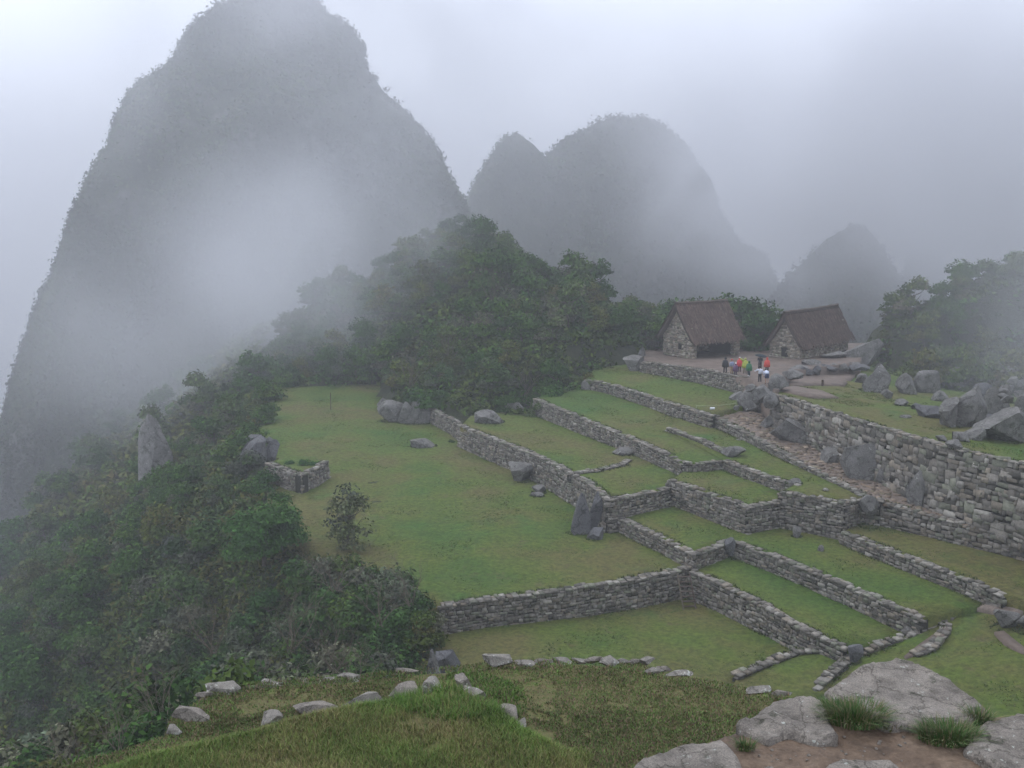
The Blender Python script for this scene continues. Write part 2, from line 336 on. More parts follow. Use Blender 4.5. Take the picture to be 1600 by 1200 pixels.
# ---------------------------------------------------------------- stone walls
def stone_boxes(Pc, T, U, Nn, w, h, dep, B):
    """append one rough block: centre of its front Pc, axes T (along) U (up) Nn (out)"""
    j = lambda s: random.uniform(-s, s)
    rings = []
    for q, ins in ((-dep, 0), (0, 0), (random.uniform(.02, .07)*min(1, w*2), .16)):
        for sx, sy in ((-1,-1),(1,-1),(1,1),(-1,1)):
            p = Pc+T*(sx*w/2*(1-ins)+j(.13)*w)+U*(sy*h/2*(1-ins)+j(.15)*h)+Nn*(q+(j(.02) if q >= 0 else 0))
            rings.append(p)
    b = len(B['V']); B['V'] += rings
    g = random.choice([(.16,.148,.132),(.19,.178,.16),(.135,.126,.112),(.175,.155,.128),(.23,.22,.20),(.10,.096,.085),(.14,.145,.115)]); s = random.choice((.68, .85, .93, 1.0, 1.15))*random.uniform(.9, 1.2)
    g = tuple(c*s for c in g)
    for a in (0, 4):
        for k in range(4): B['F'].append((b+a+k, b+a+(k+1) % 4, b+a+4+(k+1) % 4, b+a+4+k)); B['C'].append(g)
    B['F'].append((b+8, b+9, b+10, b+11)); B['C'].append(g)
FR = []
def stone_wall(nodes, lows, label, sz=.23, th=.6, cap=True, name='stone_wall', hi=None, group='terrace retaining walls', up=.0, gap=.025, big=0, low_fn=None, cat='wall', away=False, push=.2):
    pts = [Vector(p) for p in nodes]
    nrm = []
    for a, b in zip(pts, pts[1:]):
        T = Vector((b.x-a.x, b.y-a.y, 0)).normalized(); q = Vector((T.y, -T.x, 0)); m_ = (a+b)/2
        nrm.append((-q if q.dot(Vector((-m_.x, -m_.y, 0))) < 0 else q)*(-1 if away else 1))
    out = []
    for i, p in enumerate(pts):
        q = (nrm[max(i-1, 0)]+nrm[min(i, len(nrm)-1)]).normalized(); out.append(p+q*push)
    pts = out
    B = dict(V=[], F=[], C=[]); cv = []; cf = []
    S = [0]
    for a, b in zip(pts, pts[1:]): S.append(S[-1]+(Vector((b-a)[:2])).length)
    for si, (a, b) in enumerate(zip(pts, pts[1:])):
        T = Vector((b.x-a.x, b.y-a.y, 0)); Ln = T.length
        if Ln < .05: continue
        T /= Ln; Nn = Vector((T.y, -T.x, 0)); mid = (a+b)/2
        if Nn.dot(Vector((-mid.x, -mid.y, 0))) < 0: Nn = -Nn
        if away: Nn = -Nn
        for q_ in range(int(Ln*16)):
            t_ = random.random(); f_ = a.lerp(b, t_)
            FR.append((f_-Nn*random.uniform(th-.05, th+.22)+Vector((0, 0, up-.04)), .16) if random.random() < .6 else (f_+Nn*random.uniform(.08, .35), -1))
            if FR[-1][1] < 0: p_ = FR[-1][0]; FR[-1] = (Vector((p_.x, p_.y, (low_fn(p_) if low_fn else min(pz(t, p_.x, p_.y) for t in lows))-.03)), .12)
        U = Vector((0, 0, 1)); Nf = (Nn*1.0+U*.08).normalized()
        def low(p): return low_fn(p) if low_fn else min(pz(t, p.x, p.y) for t in lows)
        top = lambda s: a.z+(b.z-a.z)*s/Ln+up+.09*noise.noise(Vector((a.x+T.x*s, a.y+T.y*s, 0))*.7)
        hmax = max(top(0)-low(a), top(Ln)-low(b))+.35
        # core
        k = len(cv)
        for p, tz in ((a, top(0)-.08), (b, top(Ln)-.08)):
            q = p-T*.12 if p is a else p+T*.12
            lo = low(p)-.5
            cv += [Vector((q.x, q.y, lo))-Nn*.05+Nn*.06, Vector((q.x, q.y, tz-.05))-Nn*.06, Vector((q.x, q.y, tz-.05))-Nn*th, Vector((q.x, q.y, lo))-Nn*th]
        for m in range(4): cf.append((k+m, k+(m+1) % 4, k+4+(m+1) % 4, k+4+m))
        cf += [(k, k+1, k+2, k+3), (k+7, k+6, k+5, k+4)]
        z = 0
        while z < hmax:
            h = sz*random.uniform(.6, 1.15); s = -random.uniform(0, .3)
            while s < Ln:
                w = sz*random.choice((random.uniform(.5, 1.0), random.uniform(1, 1.7), random.uniform(1.4, 2.4))); hh = h*random.uniform(.8, 1.3)
                if big and random.random() < big: w *= 1.5; hh *= 1.5
                sc = s+w/2
                if sc > Ln+.1: break
                pc0 = a+T*sc; tz = top(min(max(sc, 0), Ln)); zz = tz-.02-z-h/2+random.uniform(-.3, .3)*h*.5+(.5*h*noise.noise(Vector((pc0.x*.9, pc0.y*.9, z*1.5))) if z > h else 0)
                pc = a+T*sc; lo = low(Vector((pc.x, pc.y, 0)))
                if zz+hh/2 > lo-.15:
                    batter = (tz-zz)*.08
                    stone_boxes(Vector((pc.x, pc.y, zz))+Nn*(batter-.02+random.uniform(-.035, .035)), T, Nf.cross(T).normalized()*(1 if Nf.cross(T).z > 0 else -1), Nf, w-gap, hh-gap, .2, B)
                s += w
            z += h
        if cap:
            s = 0
            while s < Ln:
                w = random.uniform(.22, .55); pc = a+T*(s+w/2); tz = top(min(s+w/2, Ln))
                for r_ in ((.0, .32), (.3, .3)):
                    if random.random() < .88:
                        hh = random.uniform(.05, .2)
                        stone_boxes(Vector((pc.x, pc.y, tz+hh*.4-.04))-Nn*(r_[0]-.04)-T*random.uniform(-.05, .05), T, U, Nn, w-.03, hh, r_[1], B)
                s += w
    me = npmesh('stonework', B['V'], B['F'], np.array(B['C']))
    w = link(name, me, WALLM); tag(w, label, cat, group)
    link('wall_core', pymesh('wall_core', cv, cf), CORE, w)
    return w
def SW(t, pts, lows, label, **k): return stone_wall([P(t, *p) for p in pts], lows, label, **k)
SW('T0', [(690,950),(705,948),(780,936),(840,929),(900,922),(1000,905),(1076,889)], ['TL'], 'long low stone wall between the big plaza lawn and the lowest lawn nearest the camera', up=.1)
SW('S1', [(1080,891),(1130,914),(1200,950),(1260,985),(1319,1013)], ['TL'], 'stone wall running from the wooden ladder down along the lowest lawn')
SW('M', [(971,811),(1030,838),(1085,867)], ['T0'], 'short stone wall between the tall wall corner and the ladder junction, facing the plaza')
SW('M', [(1085,867),(1110,858),(1138,846)], ['S1'], 'very short stone wall closing the head of the strip lawn next to a stone pillar')
SW('M', [(1140,844),(1200,866),(1300,905),(1380,940),(1441,966)], ['S1'], 'stone wall along the upper side of the narrow strip lawn, ending at the footpath')
SW('U2', [(719,665),(770,685),(830,708),(860,722),(891,739),(920,754),(938,768),(950,781)], ['T0'], 'long tall stone wall bordering the plaza with boulders set into its foot', sz=.25)
SW('U2', [(950,781),(975,777),(1010,770),(1043,764)], ['M', 'T0'], 'stone wall turning right from the tall plaza wall corner')
SW('U3', [(1047,750),(1080,761),(1120,775),(1168,792)], ['M'], 'stone wall under the small square terrace, its long face')
SW('U3', [(1168,792),(1218,784)], ['M'], 'short return face of the small square terrace wall')
SW('U4', [(836,623),(870,637),(920,658),(985,684),(1030,704),(1067,722)], ['U2'], 'long stone wall between the second and third terrace lawns below the bushes')
SW('U4', [(1067,724),(1100,724),(1128,721)], ['U3'], 'low stone edge at the end of the third terrace lawn', sz=.2)
SW('U5', [(1133,719),(1180,738),(1241,758)], ['U3'], 'low stone wall behind the small square terrace lawn', sz=.2)
SW('U5', [(1219,769),(1270,777),(1319,786)], ['M'], 'tall brownish stone wall right of the small square terrace')
SW('U5', [(1319,786),(1345,778),(1374,782)], ['S3'], 'short stone wall return ending in a rubble heap by the stone path')
SW('S3', [(1318,832),(1380,856),(1448,882),(1510,905),(1568,930)], ['M'], 'stone wall between the two wide terrace strips on the right, ending at the footpath')
SW('PA', [(1372,784),(1430,799),(1500,818),(1600,845),(1700,872)], ['S3'], 'stone wall carrying the outer edge of the paved path', sz=.3)
SW('PA', [(1100,644),(1130,660),(1160,676),(1200,698),(1240,720),(1300,752),(1346,777)], ['U5'], 'low stone kerb wall along the upper part of the paved path', sz=.22, up=.15)
SW('U6', [(915,593),(960,602),(1020,621),(1080,640),(1112,649)], ['U4'], 'stone wall below the bright green topmost lawn')
SW('HY', [(1004,566),(1060,573),(1110,580),(1166,590)], ['U6'], 'moss-topped stone wall in front of the dirt yard of the huts')
SW('UR', [(1208,617),(1219,619),(1280,637),(1337,656),(1400,674),(1475,697),(1540,712),(1600,725),(1700,752)], ['PA'], 'highest retaining wall of big irregular blocks above the paved path', sz=.4, big=.3, gap=.035)
SW('U5', [(1043,673),(1090,690),(1131,709)], ['U4'], 'ankle-high row of stones crossing the third terrace lawn', sz=.18, up=.22, th=.34, push=.1)
SW('U2', [(890,742),(930,738),(975,727),(985,720)], ['U2'], 'thin line of stones crossing the second terrace lawn', sz=.16, up=.1, th=.34, push=.1)
SW('T0', [(668,657),(690,668),(705,676),(724,692)], ['T0'], 'rough stone wall between the cracked outcrop and the tall plaza wall', up=1.6, low_fn=lambda p: pz('T0', p.x, p.y)-1.6)
SW('T0', [(420,750),(440,758),(455,764),(472,769),(492,759),(511,747)], ['T0'], 'curved stone wall of the small grassy enclosure at the far side of the plaza', up=1.6, low_fn=lambda p: pz('T0', p.x, p.y)-1.6)
SW('T2', [(1152,1061),(1190,1044),(1246,1022),(1290,1019),(1322,1013)], ['TL'], 'low broken row of pale stones at the near end of the lowest lawn', sz=.2, up=.12, th=.34, push=.1)
SW('SR', [(1275,1082),(1310,1050),(1335,1028),(1380,1010),(1420,998),(1450,984),(1475,975)], ['SR'], 'low row of pale stones curving up to the footpath', sz=.2, up=.16, th=.34, push=.1)
SW('SR', [(1495,962),(1484,972),(1480,990),(1462,1012),(1440,1024)], ['SR'], 'small rubble edging beside the muddy footpath', sz=.2, up=.14, th=.34, push=.1)

pb = dict(V=[], F=[], C=[]); pv_ = random.Random(3)
for t, n_s in (('PA', 900),):
    pl = POLY[t]; xs = [p[0] for p in pl]; ys = [p[1] for p in pl]; done = []
    for _ in range(9000):
        if len(done) >= n_s: break
        x, y = pv_.uniform(min(xs), max(xs)), pv_.uniform(min(ys), max(ys)); w = pv_.uniform(.25, .6)
        if not inside(pl, x, y) or any((x-a)**2+(y-b)**2 < ((w+c)*.45)**2 for a, b, c in done): continue
        done.append((x, y, w)); an = pv_.uniform(0, 3.14); T = Vector((math.cos(an), math.sin(an), 0)); U = Vector((-T.y, T.x, 0))
        stone_boxes(Vector((x, y, pz(t, x, y)+pv_.uniform(.0, .05))), T, U, Vector((0, 0, 1)), w, w*pv_.uniform(.6, .95), .12, pb)
PAVE = m_attr('paving_stone', (1.15, .95, .78), 3, .7, .02, .3)
pav = [o for o in COL.objects if o.name.startswith('stone_path')][0]
link('paving', npmesh('paving', pb['V'], pb['F'], np.array(pb['C'])), PAVE, pav)
o = patch('enclosure_ground', [P('T0', *p, 1.45) for p in [(424,722),(440,731),(456,737),(472,741),(488,733),(503,722),(492,714),(450,710)]], lambda x, y, d: pz('T0', x, y)+1.45+fbm(x, y, 1, 3)*.08, 0.6, 1.2, LAWN); tag(o, kind='structure')
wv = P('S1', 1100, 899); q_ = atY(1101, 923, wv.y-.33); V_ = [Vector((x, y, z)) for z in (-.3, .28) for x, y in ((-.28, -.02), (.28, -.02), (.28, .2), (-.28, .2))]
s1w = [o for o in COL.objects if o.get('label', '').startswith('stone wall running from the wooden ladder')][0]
hole_fill = link('drain_shade_fill', pymesh('drain_shade_fill', V_, [[3, 2, 1, 0], [4, 5, 6, 7], [0, 1, 5, 4], [1, 2, 6, 5], [2, 3, 7, 6], [3, 0, 4, 7]]), DARK, s1w); hole_fill.location = q_; hole_fill.rotation_euler = (0, 0, math.radians(-50))  # solid dark box; its colour stands for the hole's inner shade
# ---------------------------------------------------------------- rocks
def ico(sub):
    import bmesh
    bm = bmesh.new(); bmesh.ops.create_icosphere(bm, subdivisions=sub, radius=1)
    v = np.array([x.co[:] for x in bm.verts]); f = np.array([[y.index for y in x.verts] for x in bm.faces]); bm.free(); return v, f
ICO = {s: ico(s) for s in (2, 3, 4, 5)}
def rock(name, loc, w, d, h, label, seed=1, rz=0, tilt=(0, 0), mat=None, sub=4, sink=.25, cat='boulder', group=None, cuts=15, point=0, dr=(.38, .8)):
    r = np.random.default_rng(seed); v, f = ICO[sub]; v = v.copy()
    for _ in range(cuts):
        n = r.normal(size=3); n /= np.linalg.norm(n); dd = r.uniform(*dr)
        e = v@n; m = e > dd; v[m] -= np.outer(e[m]-dd, n)
    nn = np.array([noise.fractal(Vector(p)*1.8+Vector((seed*3.1, 0, 0)), 1, 2, 5) for p in v]); v *= (1+.06*nn)[:, None]
    v -= (v.max(0)+v.min(0))/2; v /= (v.max(0)-v.min(0))/2
    if point: v[:, :2] *= (1-point*np.clip((v[:, 2]+1)/2, 0, 1))[:, None]
    v *= np.array([w/2, d/2, h/2]); v[:, 2] += h/2-h*sink
    me = npmesh(name, v, f); me.polygons.foreach_set('use_smooth', np.ones(len(f), bool))
    try: me.set_sharp_from_angle(angle=math.radians(28))
    except Exception: pass
    o = link(name, me, mat or ROCK); o.location = loc; o.rotation_euler = (tilt[0], tilt[1], rz); tag(o, label, cat, group); return o
def RK(t, px, py, wpx, hpx, label, dz=0, dep=.8, push=0, **k):
    """rock whose foot centre shows at (px,py) on plane t and which is wpx wide and hpx high there"""
    p = P(t, px, py, dz); f = proj(*p)[2]; w = wpx*f/F; h = hpx*f/F/.75
    p = p+Vector((p.x, p.y, 0)).normalized()*(w*dep*.4+push)
    if t not in ('PA', 'HY'):
        for _ in range(int(14+w*22)):
            an = random.uniform(0, 6.283); q = Vector((p.x+math.cos(an)*w*.5, p.y+math.sin(an)*w*dep*.5, 0)); q.z = pz(t, q.x, q.y)-.02; FR.append((q, .16))
    return rock('boulder', p, w*1.05, w*dep, h, label, **k)
RK('T0',906,836,40,66,'tall pointed boulder leaning on the tall plaza wall near its corner', seed=3, tilt=(0,.12), mat=ROCKD, point=.55, dep=.6)
RK('T0',925,830,26,62,'narrow dark boulder wedged beside the tall pointed one at the plaza wall', seed=5, tilt=(0,.2), mat=ROCKD, point=.5)
RK('T0',932,845,30,18,'small wedge-shaped stone lying at the foot of the wall corner', seed=6, mat=ROCKD, tilt=(0,-.3))
RK('T0',815,754,40,28,'squat grey boulder in the middle of the tall plaza wall foot', seed=8)
RK('T0',842,772,22,12,'small grey stone at the wall foot just below the squat boulder', seed=9)
RK('T0',839,777,20,6,'flat stone lying on the plaza grass by the wall', seed=10)
RK('T0',662,700,40,15,'low pale rock poking out of the plaza lawn', seed=17, cuts=24, sink=.35)
RK('T0',620,656,48,36,'large pale slab of the cracked outcrop at the foot of the bushes', seed=12, tilt=(0,-.25), dep=.5, push=-1.2)
RK('T0',640,659,34,36,'middle block of the cracked outcrop at the foot of the bushes', seed=13, dep=.5, push=-1.2, cuts=20)
RK('T0',657,660,30,38,'upright right-hand block of the cracked outcrop by the rough wall', seed=14, dep=.5, push=-.9, cuts=20)
RK('T0',600,636,22,14,'small hump of rock at the far end of the cracked outcrop', seed=15)
RK('U2',765,662,46,20,'flat-topped rock under the bushes at the head of the second terrace', seed=16)
RK('U2',806,646,34,18,'rounded grey rock beside the start of the third terrace wall', seed=17)
RK('U4',915,610,14,14,'small upright stone at the left end of the top lawn wall', seed=18)
RK('U2',975,712,34,10,'flat grey rock at the wall between second and third lawns', seed=19)
RK('U5',1146,714,36,16,'grey slab bridging the low walls above the small square terrace', seed=20)
RK('U5',1240,757,24,8,'loose stones at the end of the low wall by the small square terrace', seed=21, group=None)
RK('U5',1290,768,9,5,'single white stone on the triangular lawn beside the paved path', seed=22, mat=EDGE)
RK('U4',1158,690,20,4,'flat stone flush in the narrow lawn below the paved path', seed=23)
RK('M',1245,840,13,18,'small pointed stone at the foot of the tall brownish wall', seed=24)
RK('M',1283,862,10,10,'small lone stone on the grass near the tall brownish wall', seed=25)
RK('S3',1358,800,28,26,'rubble heap crowning the corner by the paved path', seed=26, dz=1.2)
RK('S1',1140,862,18,22,'dark pillar stone at the start of the narrow strip lawn', seed=27, mat=ROCKD, dz=.6)
RK('SR',1335,1030,22,22,'dark stacked stones where the two pale stone rows meet', seed=28, mat=ROCKD, dz=.3)
RK('SR',1570,980,38,26,'heap of cracked grey rock beside the muddy footpath', seed=29, dz=.2)
RK('SR',1605,985,30,22,'brown rock at the picture edge beside the footpath', seed=30, dz=.2)
RK('SR',1420,990,22,10,'rounded stone at the lower end of the strip wall', seed=31)
RK('T0',395,728,42,44,'big grey outcrop half hidden in bushes beside the grassy enclosure', seed=32, dz=.2, mat=ROCKD, cuts=22)
RK('T0',424,722,26,34,'smaller outcrop touching the grassy enclosure wall', seed=33, mat=ROCKD, cuts=22)
RK('T0',395,702,40,20,'pale rock at the plaza edge behind the big outcrop', seed=34, mat=ROCKD, cuts=22)
RK('T0',422,693,16,10,'small pale rock standing on the plaza edge', seed=35, mat=ROCKD, cuts=22)
RK('UR',1290,578,30,6,'flat wet stone on the yard', seed=36, dz=.2)
# big upper right boulders
RK('UR',1500,668,62,68,'huge overhanging boulder on the upper right lawn', seed=40, tilt=(0,.25), dep=.8)
RK('UR',1480,668,30,46,'upright block under the huge overhanging boulder', seed=41)
RK('UR',1452,655,36,20,'low dark rock left of the huge overhanging boulder', seed=42, mat=ROCKD)
RK('UR',1408,634,22,10,'lone round stone on the upper lawn', seed=43)
RK('UR',1365,612,44,42,'knobbly rock at the left foot of the right-hand trees', seed=44)
RK('UR',1345,600,20,16,'small rock beside the muddy yard', seed=45)
RK('UR',1415,616,30,32,'rock slab leaning under the right-hand trees', seed=46)
RK('UR',1445,614,46,36,'wide rock slab under the right-hand trees', seed=47)
RK('UR',1490,608,42,34,'pale flat-faced rock in the shade of the right-hand trees', seed=48)
RK('UR',1560,690,80,52,'large smooth domed boulder at the right picture edge', seed=49)
RK('UR',1560,655,46,52,'leaning tooth of rock behind the domed boulder', seed=50, tilt=(0,-.2), point=.3)
RK('UR',1600,660,40,44,'block against the ruined wall at the right picture edge', seed=51)
RK('UR',1500,690,24,14,'low stone between the boulders on the upper lawn', seed=52)
RK('UR',1520,688,30,20,'cracked stone beside the domed boulder', seed=53)
RK('UR',1490,702,26,14,'small half-sunk stone above the highest wall', seed=54)
RK('UR',1415,655,16,6,'flat stone sunk in the upper lawn', seed=55)
for i in range(26):
    RK('UR', 1568+random.uniform(0, 50), 640-random.uniform(0, 60), random.uniform(12, 20), random.uniform(9, 14), 'round fallen block in the ruined wall at the right picture edge', seed=60+i, dz=1.0+random.random()*1.2, sub=3, group='blocks of the ruined wall')
# bedrock in the big wall
for i, (px, py, w, h, lb) in enumerate([(1232,700,50,34,'sloping bedrock face under the top end of the highest wall'),
    (1348,758,60,50,'ribbed bedrock face in the highest wall'),(1405,770,66,78,'largest pale bedrock block in the highest wall'),(1440,800,46,50,'triangular rock leaning against the highest wall'),
    (1497,805,38,36,'upright slab at the foot of the highest wall'),(1540,815,44,30,'dark wedge-shaped slab at the foot of the highest wall'),(1475,800,22,30,'narrow rock between two slabs of the highest wall'),(1300,730,34,20,'low bedrock hump at the foot of the highest wall')]):
    RK('PA', px, py, w*1.15, h*1.2, lb, seed=100+i, dep=.7, push=1.35, cuts=10, dr=(.3, .6))
# rocky end by the people and under hut two
for i, (t, px, py, w, h, lb) in enumerate([('PA',1172,645,40,36,'rocky outcrop at the top of the paved path'),('PA',1150,632,22,20,'small rock left of the path top'),('HY',1215,607,34,22,'rough rock beside the two people in white'),
    ('HY',1240,592,30,13,'ledge of rock below the right-hand hut'),('HY',1268,570,36,8,'flat rock ledge in front of the right-hand hut'),('HY',1300,560,44,10,'low ledge beside the right-hand hut wall'),('PA',1200,668,26,18,'broken rock crowning the highest wall'),
    ('HY',1180,523,26,14,'pale boulder between the two huts'),('HY',1196,540,30,8,'flat boulder beside the right-hand hut gable'),('HY',1150,640,10,6,'loose stone on the path'),
    ('U6',990,580,34,24,'rock at the left end of the moss-topped wall'),('U6',1002,565,14,22,'pale upright rock under the bushes left of the first hut')]):
    RK(t, px, py, w, h, lb, seed=130+i)
p = P('HY', 1318, 552); rock('boulder', (43.0, 121.5, -18.6), 6, 3, 3.8, 'pointed sloping rock rising beside the right-hand hut roof', seed=150, rz=.3, tilt=(0, -.35))
for i in range(16):
    px = 1222+i*8+random.uniform(-3, 3); RK('HY', px, 581-i*.5+random.uniform(-3, 5), random.uniform(14, 30), random.uniform(6, 13), ('dark ' if i % 2 else 'pale ')+'rubble block along the right-hand rim of the dirt yard', seed=170+i, sub=3, mat=ROCKD if i % 2 else ROCK, group='rubble along the yard rim', push=-.6, dz=-.5)
for i, (px, py, w, h, lb) in enumerate([(1385,622,20,14,'small block between the knobbly rock and the leaning slab'),(1432,640,16,10,'low stone in front of the leaning slab'),(1468,628,26,18,'grey block between the two slabs under the right-hand trees'),(1535,625,34,26,'mossy block behind the leaning tooth of rock'),(1470,690,18,9,'small stone before the huge overhanging boulder'),(1545,668,26,20,'block wedged under the leaning tooth of rock'),(1582,690,26,18,'stone at the back of the domed boulder')]):
    RK('UR', px, py, w, h, lb, seed=190+i, mat=ROCKD if i % 2 else ROCK)
RK('HY', 1188, 626, 30, 26, 'broken rock at the head of the path below the two people in white', seed=180, dz=-.7, push=-.3)
RK('HY', 1204, 632, 24, 20, 'cracked rock where the highest wall meets the head of the path', seed=181, dz=-1.0, push=-.3)
RK('HY', 1176, 612, 22, 12, 'step-like stone between the moss-topped wall and the path head', seed=182, dz=-.3)
# standing pillar on the slope
p = atY(238, 790, 118); rock('rock_pillar', p+Vector((0,1,-1)), 5.0, 4.0, 13, 'tall pale rock pillar standing above the bushes on the steep slope', seed=161, tilt=(0, .06), cat='rock', sink=.05, point=.25, cuts=26)
p = atY(225, 800, 116); rock('rock_pillar', p+Vector((0,0,-1)), 2.4, 2.4, 6.5, 'smaller rock spike at the foot of the tall rock pillar', seed=162, cat='rock', sink=.1, point=.5)
p = atY(680, 1052, 52); rock('boulder', p+Vector((0,0,-1)), 1.3, 1.2, 3.2, 'pale jagged rock at the corner of the lowest lawn', seed=163, point=.5, tilt=(0,-.15))
p = atY(700, 1030, 53); rock('boulder', p+Vector((0,0,-1)), 1.4, 1.2, 2.0, 'darker rock at the edge of the lowest lawn', seed=164, mat=ROCKD)

# ---------------------------------------------------------------- mountains
FACES = {}
def interp(tab, y):
    for (a, va), (b, vb) in zip(tab, tab[1:]):
        if y <= b: return va+(vb-va)*(y-a)/(b-a)
    return tab[-1][1]
def mountain(name, Y, left, right, label, dfac=.8, rows=110, nseg=150, amp=4, py0=None, py1=None, seed=0):
    py0 = py0 if py0 is not None else max(left[0][0], right[0][0]); py1 = py1 or min(left[-1][0], right[-1][0])
    V = []
    for i in range(rows+1):
        t = (i/rows)**1.25; py = py0+(py1-py0)*t
        a = atY(interp(left, py), py, Y); b = atY(interp(right, py), py, Y)
        cx = (a.x+b.x)/2; hw = max((b.x-a.x)/2, .5)
        for j in range(nseg):
            th = 2*math.pi*j/nseg; x = cx+hw*math.cos(th); y = Y+hw*dfac*math.sin(th)*(1.0)
            k = min(1, hw/12)
            nn = (fbm(x*.022+seed, y*.022, a.z*.010, 6)-.7*abs(fbm(x*.035+seed, y*.035, a.z*.006, 3)))*amp*2.2+fbm(x*.12, y*.12+seed, a.z*.07, 4)*amp*.35
            V.append((x+math.cos(th)*nn*k*.18, y+math.sin(th)*nn*k, a.z+fbm(x*.05, y*.05, seed, 3)*amp*.3*k))
    V.append((sum(v[0] for v in V[:nseg])/nseg, Y, V[0][2]+.5)); V = np.array(V)
    Fs = [(i*nseg+j, (i+1)*nseg+j, (i+1)*nseg+(j+1) % nseg, i*nseg+(j+1) % nseg) for i in range(rows) for j in range(nseg)]
    Fs = [list(f) for f in Fs]
    o = link(name, pymesh(name, V, Fs+[[len(V)-1, j, (j+1) % nseg] for j in range(nseg)], True), CLIFF); tag(o, kind='structure')
    return V, np.array(Fs)
GREENS = np.array([(.022,.046,.012),(.032,.056,.014),(.045,.062,.018),(.020,.032,.014),(.055,.066,.030),(.036,.044,.020)])
def leaf_quads(cen, nrm, size, r, elong=1.7):
    """diamond leaves: cen (n,3), nrm (n,3) facing, size (n,)"""
    n = len(cen); nrm = nrm/np.maximum(np.linalg.norm(nrm, axis=1, keepdims=True), 1e-6)
    a = r.normal(size=(n, 3)); a -= (a*nrm).sum(1, keepdims=True)*nrm; a /= np.maximum(np.linalg.norm(a, axis=1, keepdims=True), 1e-6)
    b = np.cross(nrm, a); s = size[:, None]
    return np.stack([cen-a*s*elong/2, cen-b*s/2+nrm*s*.1, cen+a*s*elong/2-nrm*s*.15, cen+b*s/2+nrm*s*.1], 1)
def clothe(name, V, Fs, n, size, label_kind, spread, per=9, seed=1, front=True, cols=GREENS):
    r = np.random.default_rng(seed)
    a, b, c, d = (V[Fs[:, k]] for k in range(4)); nr = np.cross(b-a, d-a); ar = np.linalg.norm(nr, axis=1); nr = nr/np.maximum(ar[:, None], 1e-6)
    w = ar.copy(); cen = (a+b+c+d)/4
    w *= (cen[:, 1] < np.median(cen[:, 1])+spread*6)
    patchy = np.array([noise.noise(Vector(p)*.035+Vector((seed, 0, 0))) for p in cen]); w *= np.where(patchy < -.22, .25, 1)
    pick = r.choice(len(Fs), n, p=w/w.sum()); u, v = r.random((n, 1)), r.random((n, 1))
    base = a[pick]*(1-u)*(1-v)+b[pick]*u*(1-v)+c[pick]*u*v+d[pick]*(1-u)*v
    nn = nr[pick]; sgn = np.sign((nn*(cen[pick]-V.mean(0))).sum(1, keepdims=True)); nn = nn*sgn
    ci = r.integers(0, len(cols), n); hgt = r.random(n)
    C_ = np.repeat(base+nn*size*.1+np.array([0, 0, 1])*(hgt[:, None]**3)*size*.8, per, 0)+r.normal(size=(n*per, 3))*size*np.array([.3, .3, .3])*np.repeat(.4+hgt, per)[:, None]
    Nn = np.repeat(nn, per, 0)+r.normal(size=(n*per, 3))*.8+np.array([0, 0, .6])
    q = leaf_quads(C_, Nn, size*r.uniform(.22, .55, n*per), r, 1.4)
    tone = np.array([1+1.3*noise.noise(Vector((p[0]*.05+seed, p[1]*.05, p[2]*.018))) for p in base]).clip(.25, 2)
    col = np.repeat(cols[ci]*tone[:, None], per, 0)*r.uniform(.8, 1.2, (n*per, 1))
    vv, ff = quads(q); o = link(name, npmesh(name, vv, ff, col), LEAFS); tag(o, kind='stuff'); return o
V, Fs = mountain('mountain', 330,
   [(-30,380),(0,366),(30,325),(55,300),(110,262),(150,205),(190,186),(240,172),(330,130),(430,105),(560,60),(650,32),(740,0),(860,-60),(1000,-150)],
   [(-30,480),(0,492),(30,520),(45,550),(75,572),(100,568),(150,602),(180,640),(235,682),(285,705),(330,735),(420,800),(560,860),(1000,1000)], 'm', amp=6, py0=-30, py1=1000, dfac=.75)
clothe('mountain_forest', V, Fs, 34000, 1.7, '', 4, seed=2)
V, Fs = mountain('mountain', 470,
   [(186,955),(190,930),(225,880),(250,852),(290,800),(500,760),(700,700)],
   [(186,1000),(200,1035),(240,1075),(290,1108),(340,1126),(385,1155),(400,1190),(430,1202),(500,1240),(700,1330)], 'm', amp=4, dfac=.8, seed=5)
clothe('mountain_forest', V, Fs, 15000, 2.2, '', 4, seed=3)
V, Fs = mountain('mountain', 455,
   [(208,803),(225,780),(245,768),(285,742),(400,690),(700,600)],
   [(208,808),(225,832),(245,850),(285,872),(400,930),(700,1050)], 'm', amp=3, dfac=.8, seed=9, rows=70, nseg=90)
clothe('mountain_forest', V, Fs, 6000, 2.0, '', 4, seed=4)
V, Fs = mountain('mountain', 300,
   [(352,1330),(375,1290),(420,1245),(480,1205),(600,1150),(800,1050)],
   [(352,1350),(375,1372),(420,1400),(480,1440),(600,1520),(800,1640)], 'm', amp=3, dfac=.8, seed=13, rows=70, nseg=90)
clothe('mountain_forest', V, Fs, 7000, 1.6, '', 4, seed=5)
V, Fs = mountain('mountain', 300,
   [(235,1640),(270,1570),(330,1490),(400,1430),(500,1390),(700,1300)],
   [(235,1680),(270,1800),(330,1900),(400,2000),(500,2050),(700,2200)], 'm', amp=4, dfac=.6, seed=17, rows=60, nseg=90)
clothe('mountain_forest', V, Fs, 7000, 1.6, '', 4, seed=7)
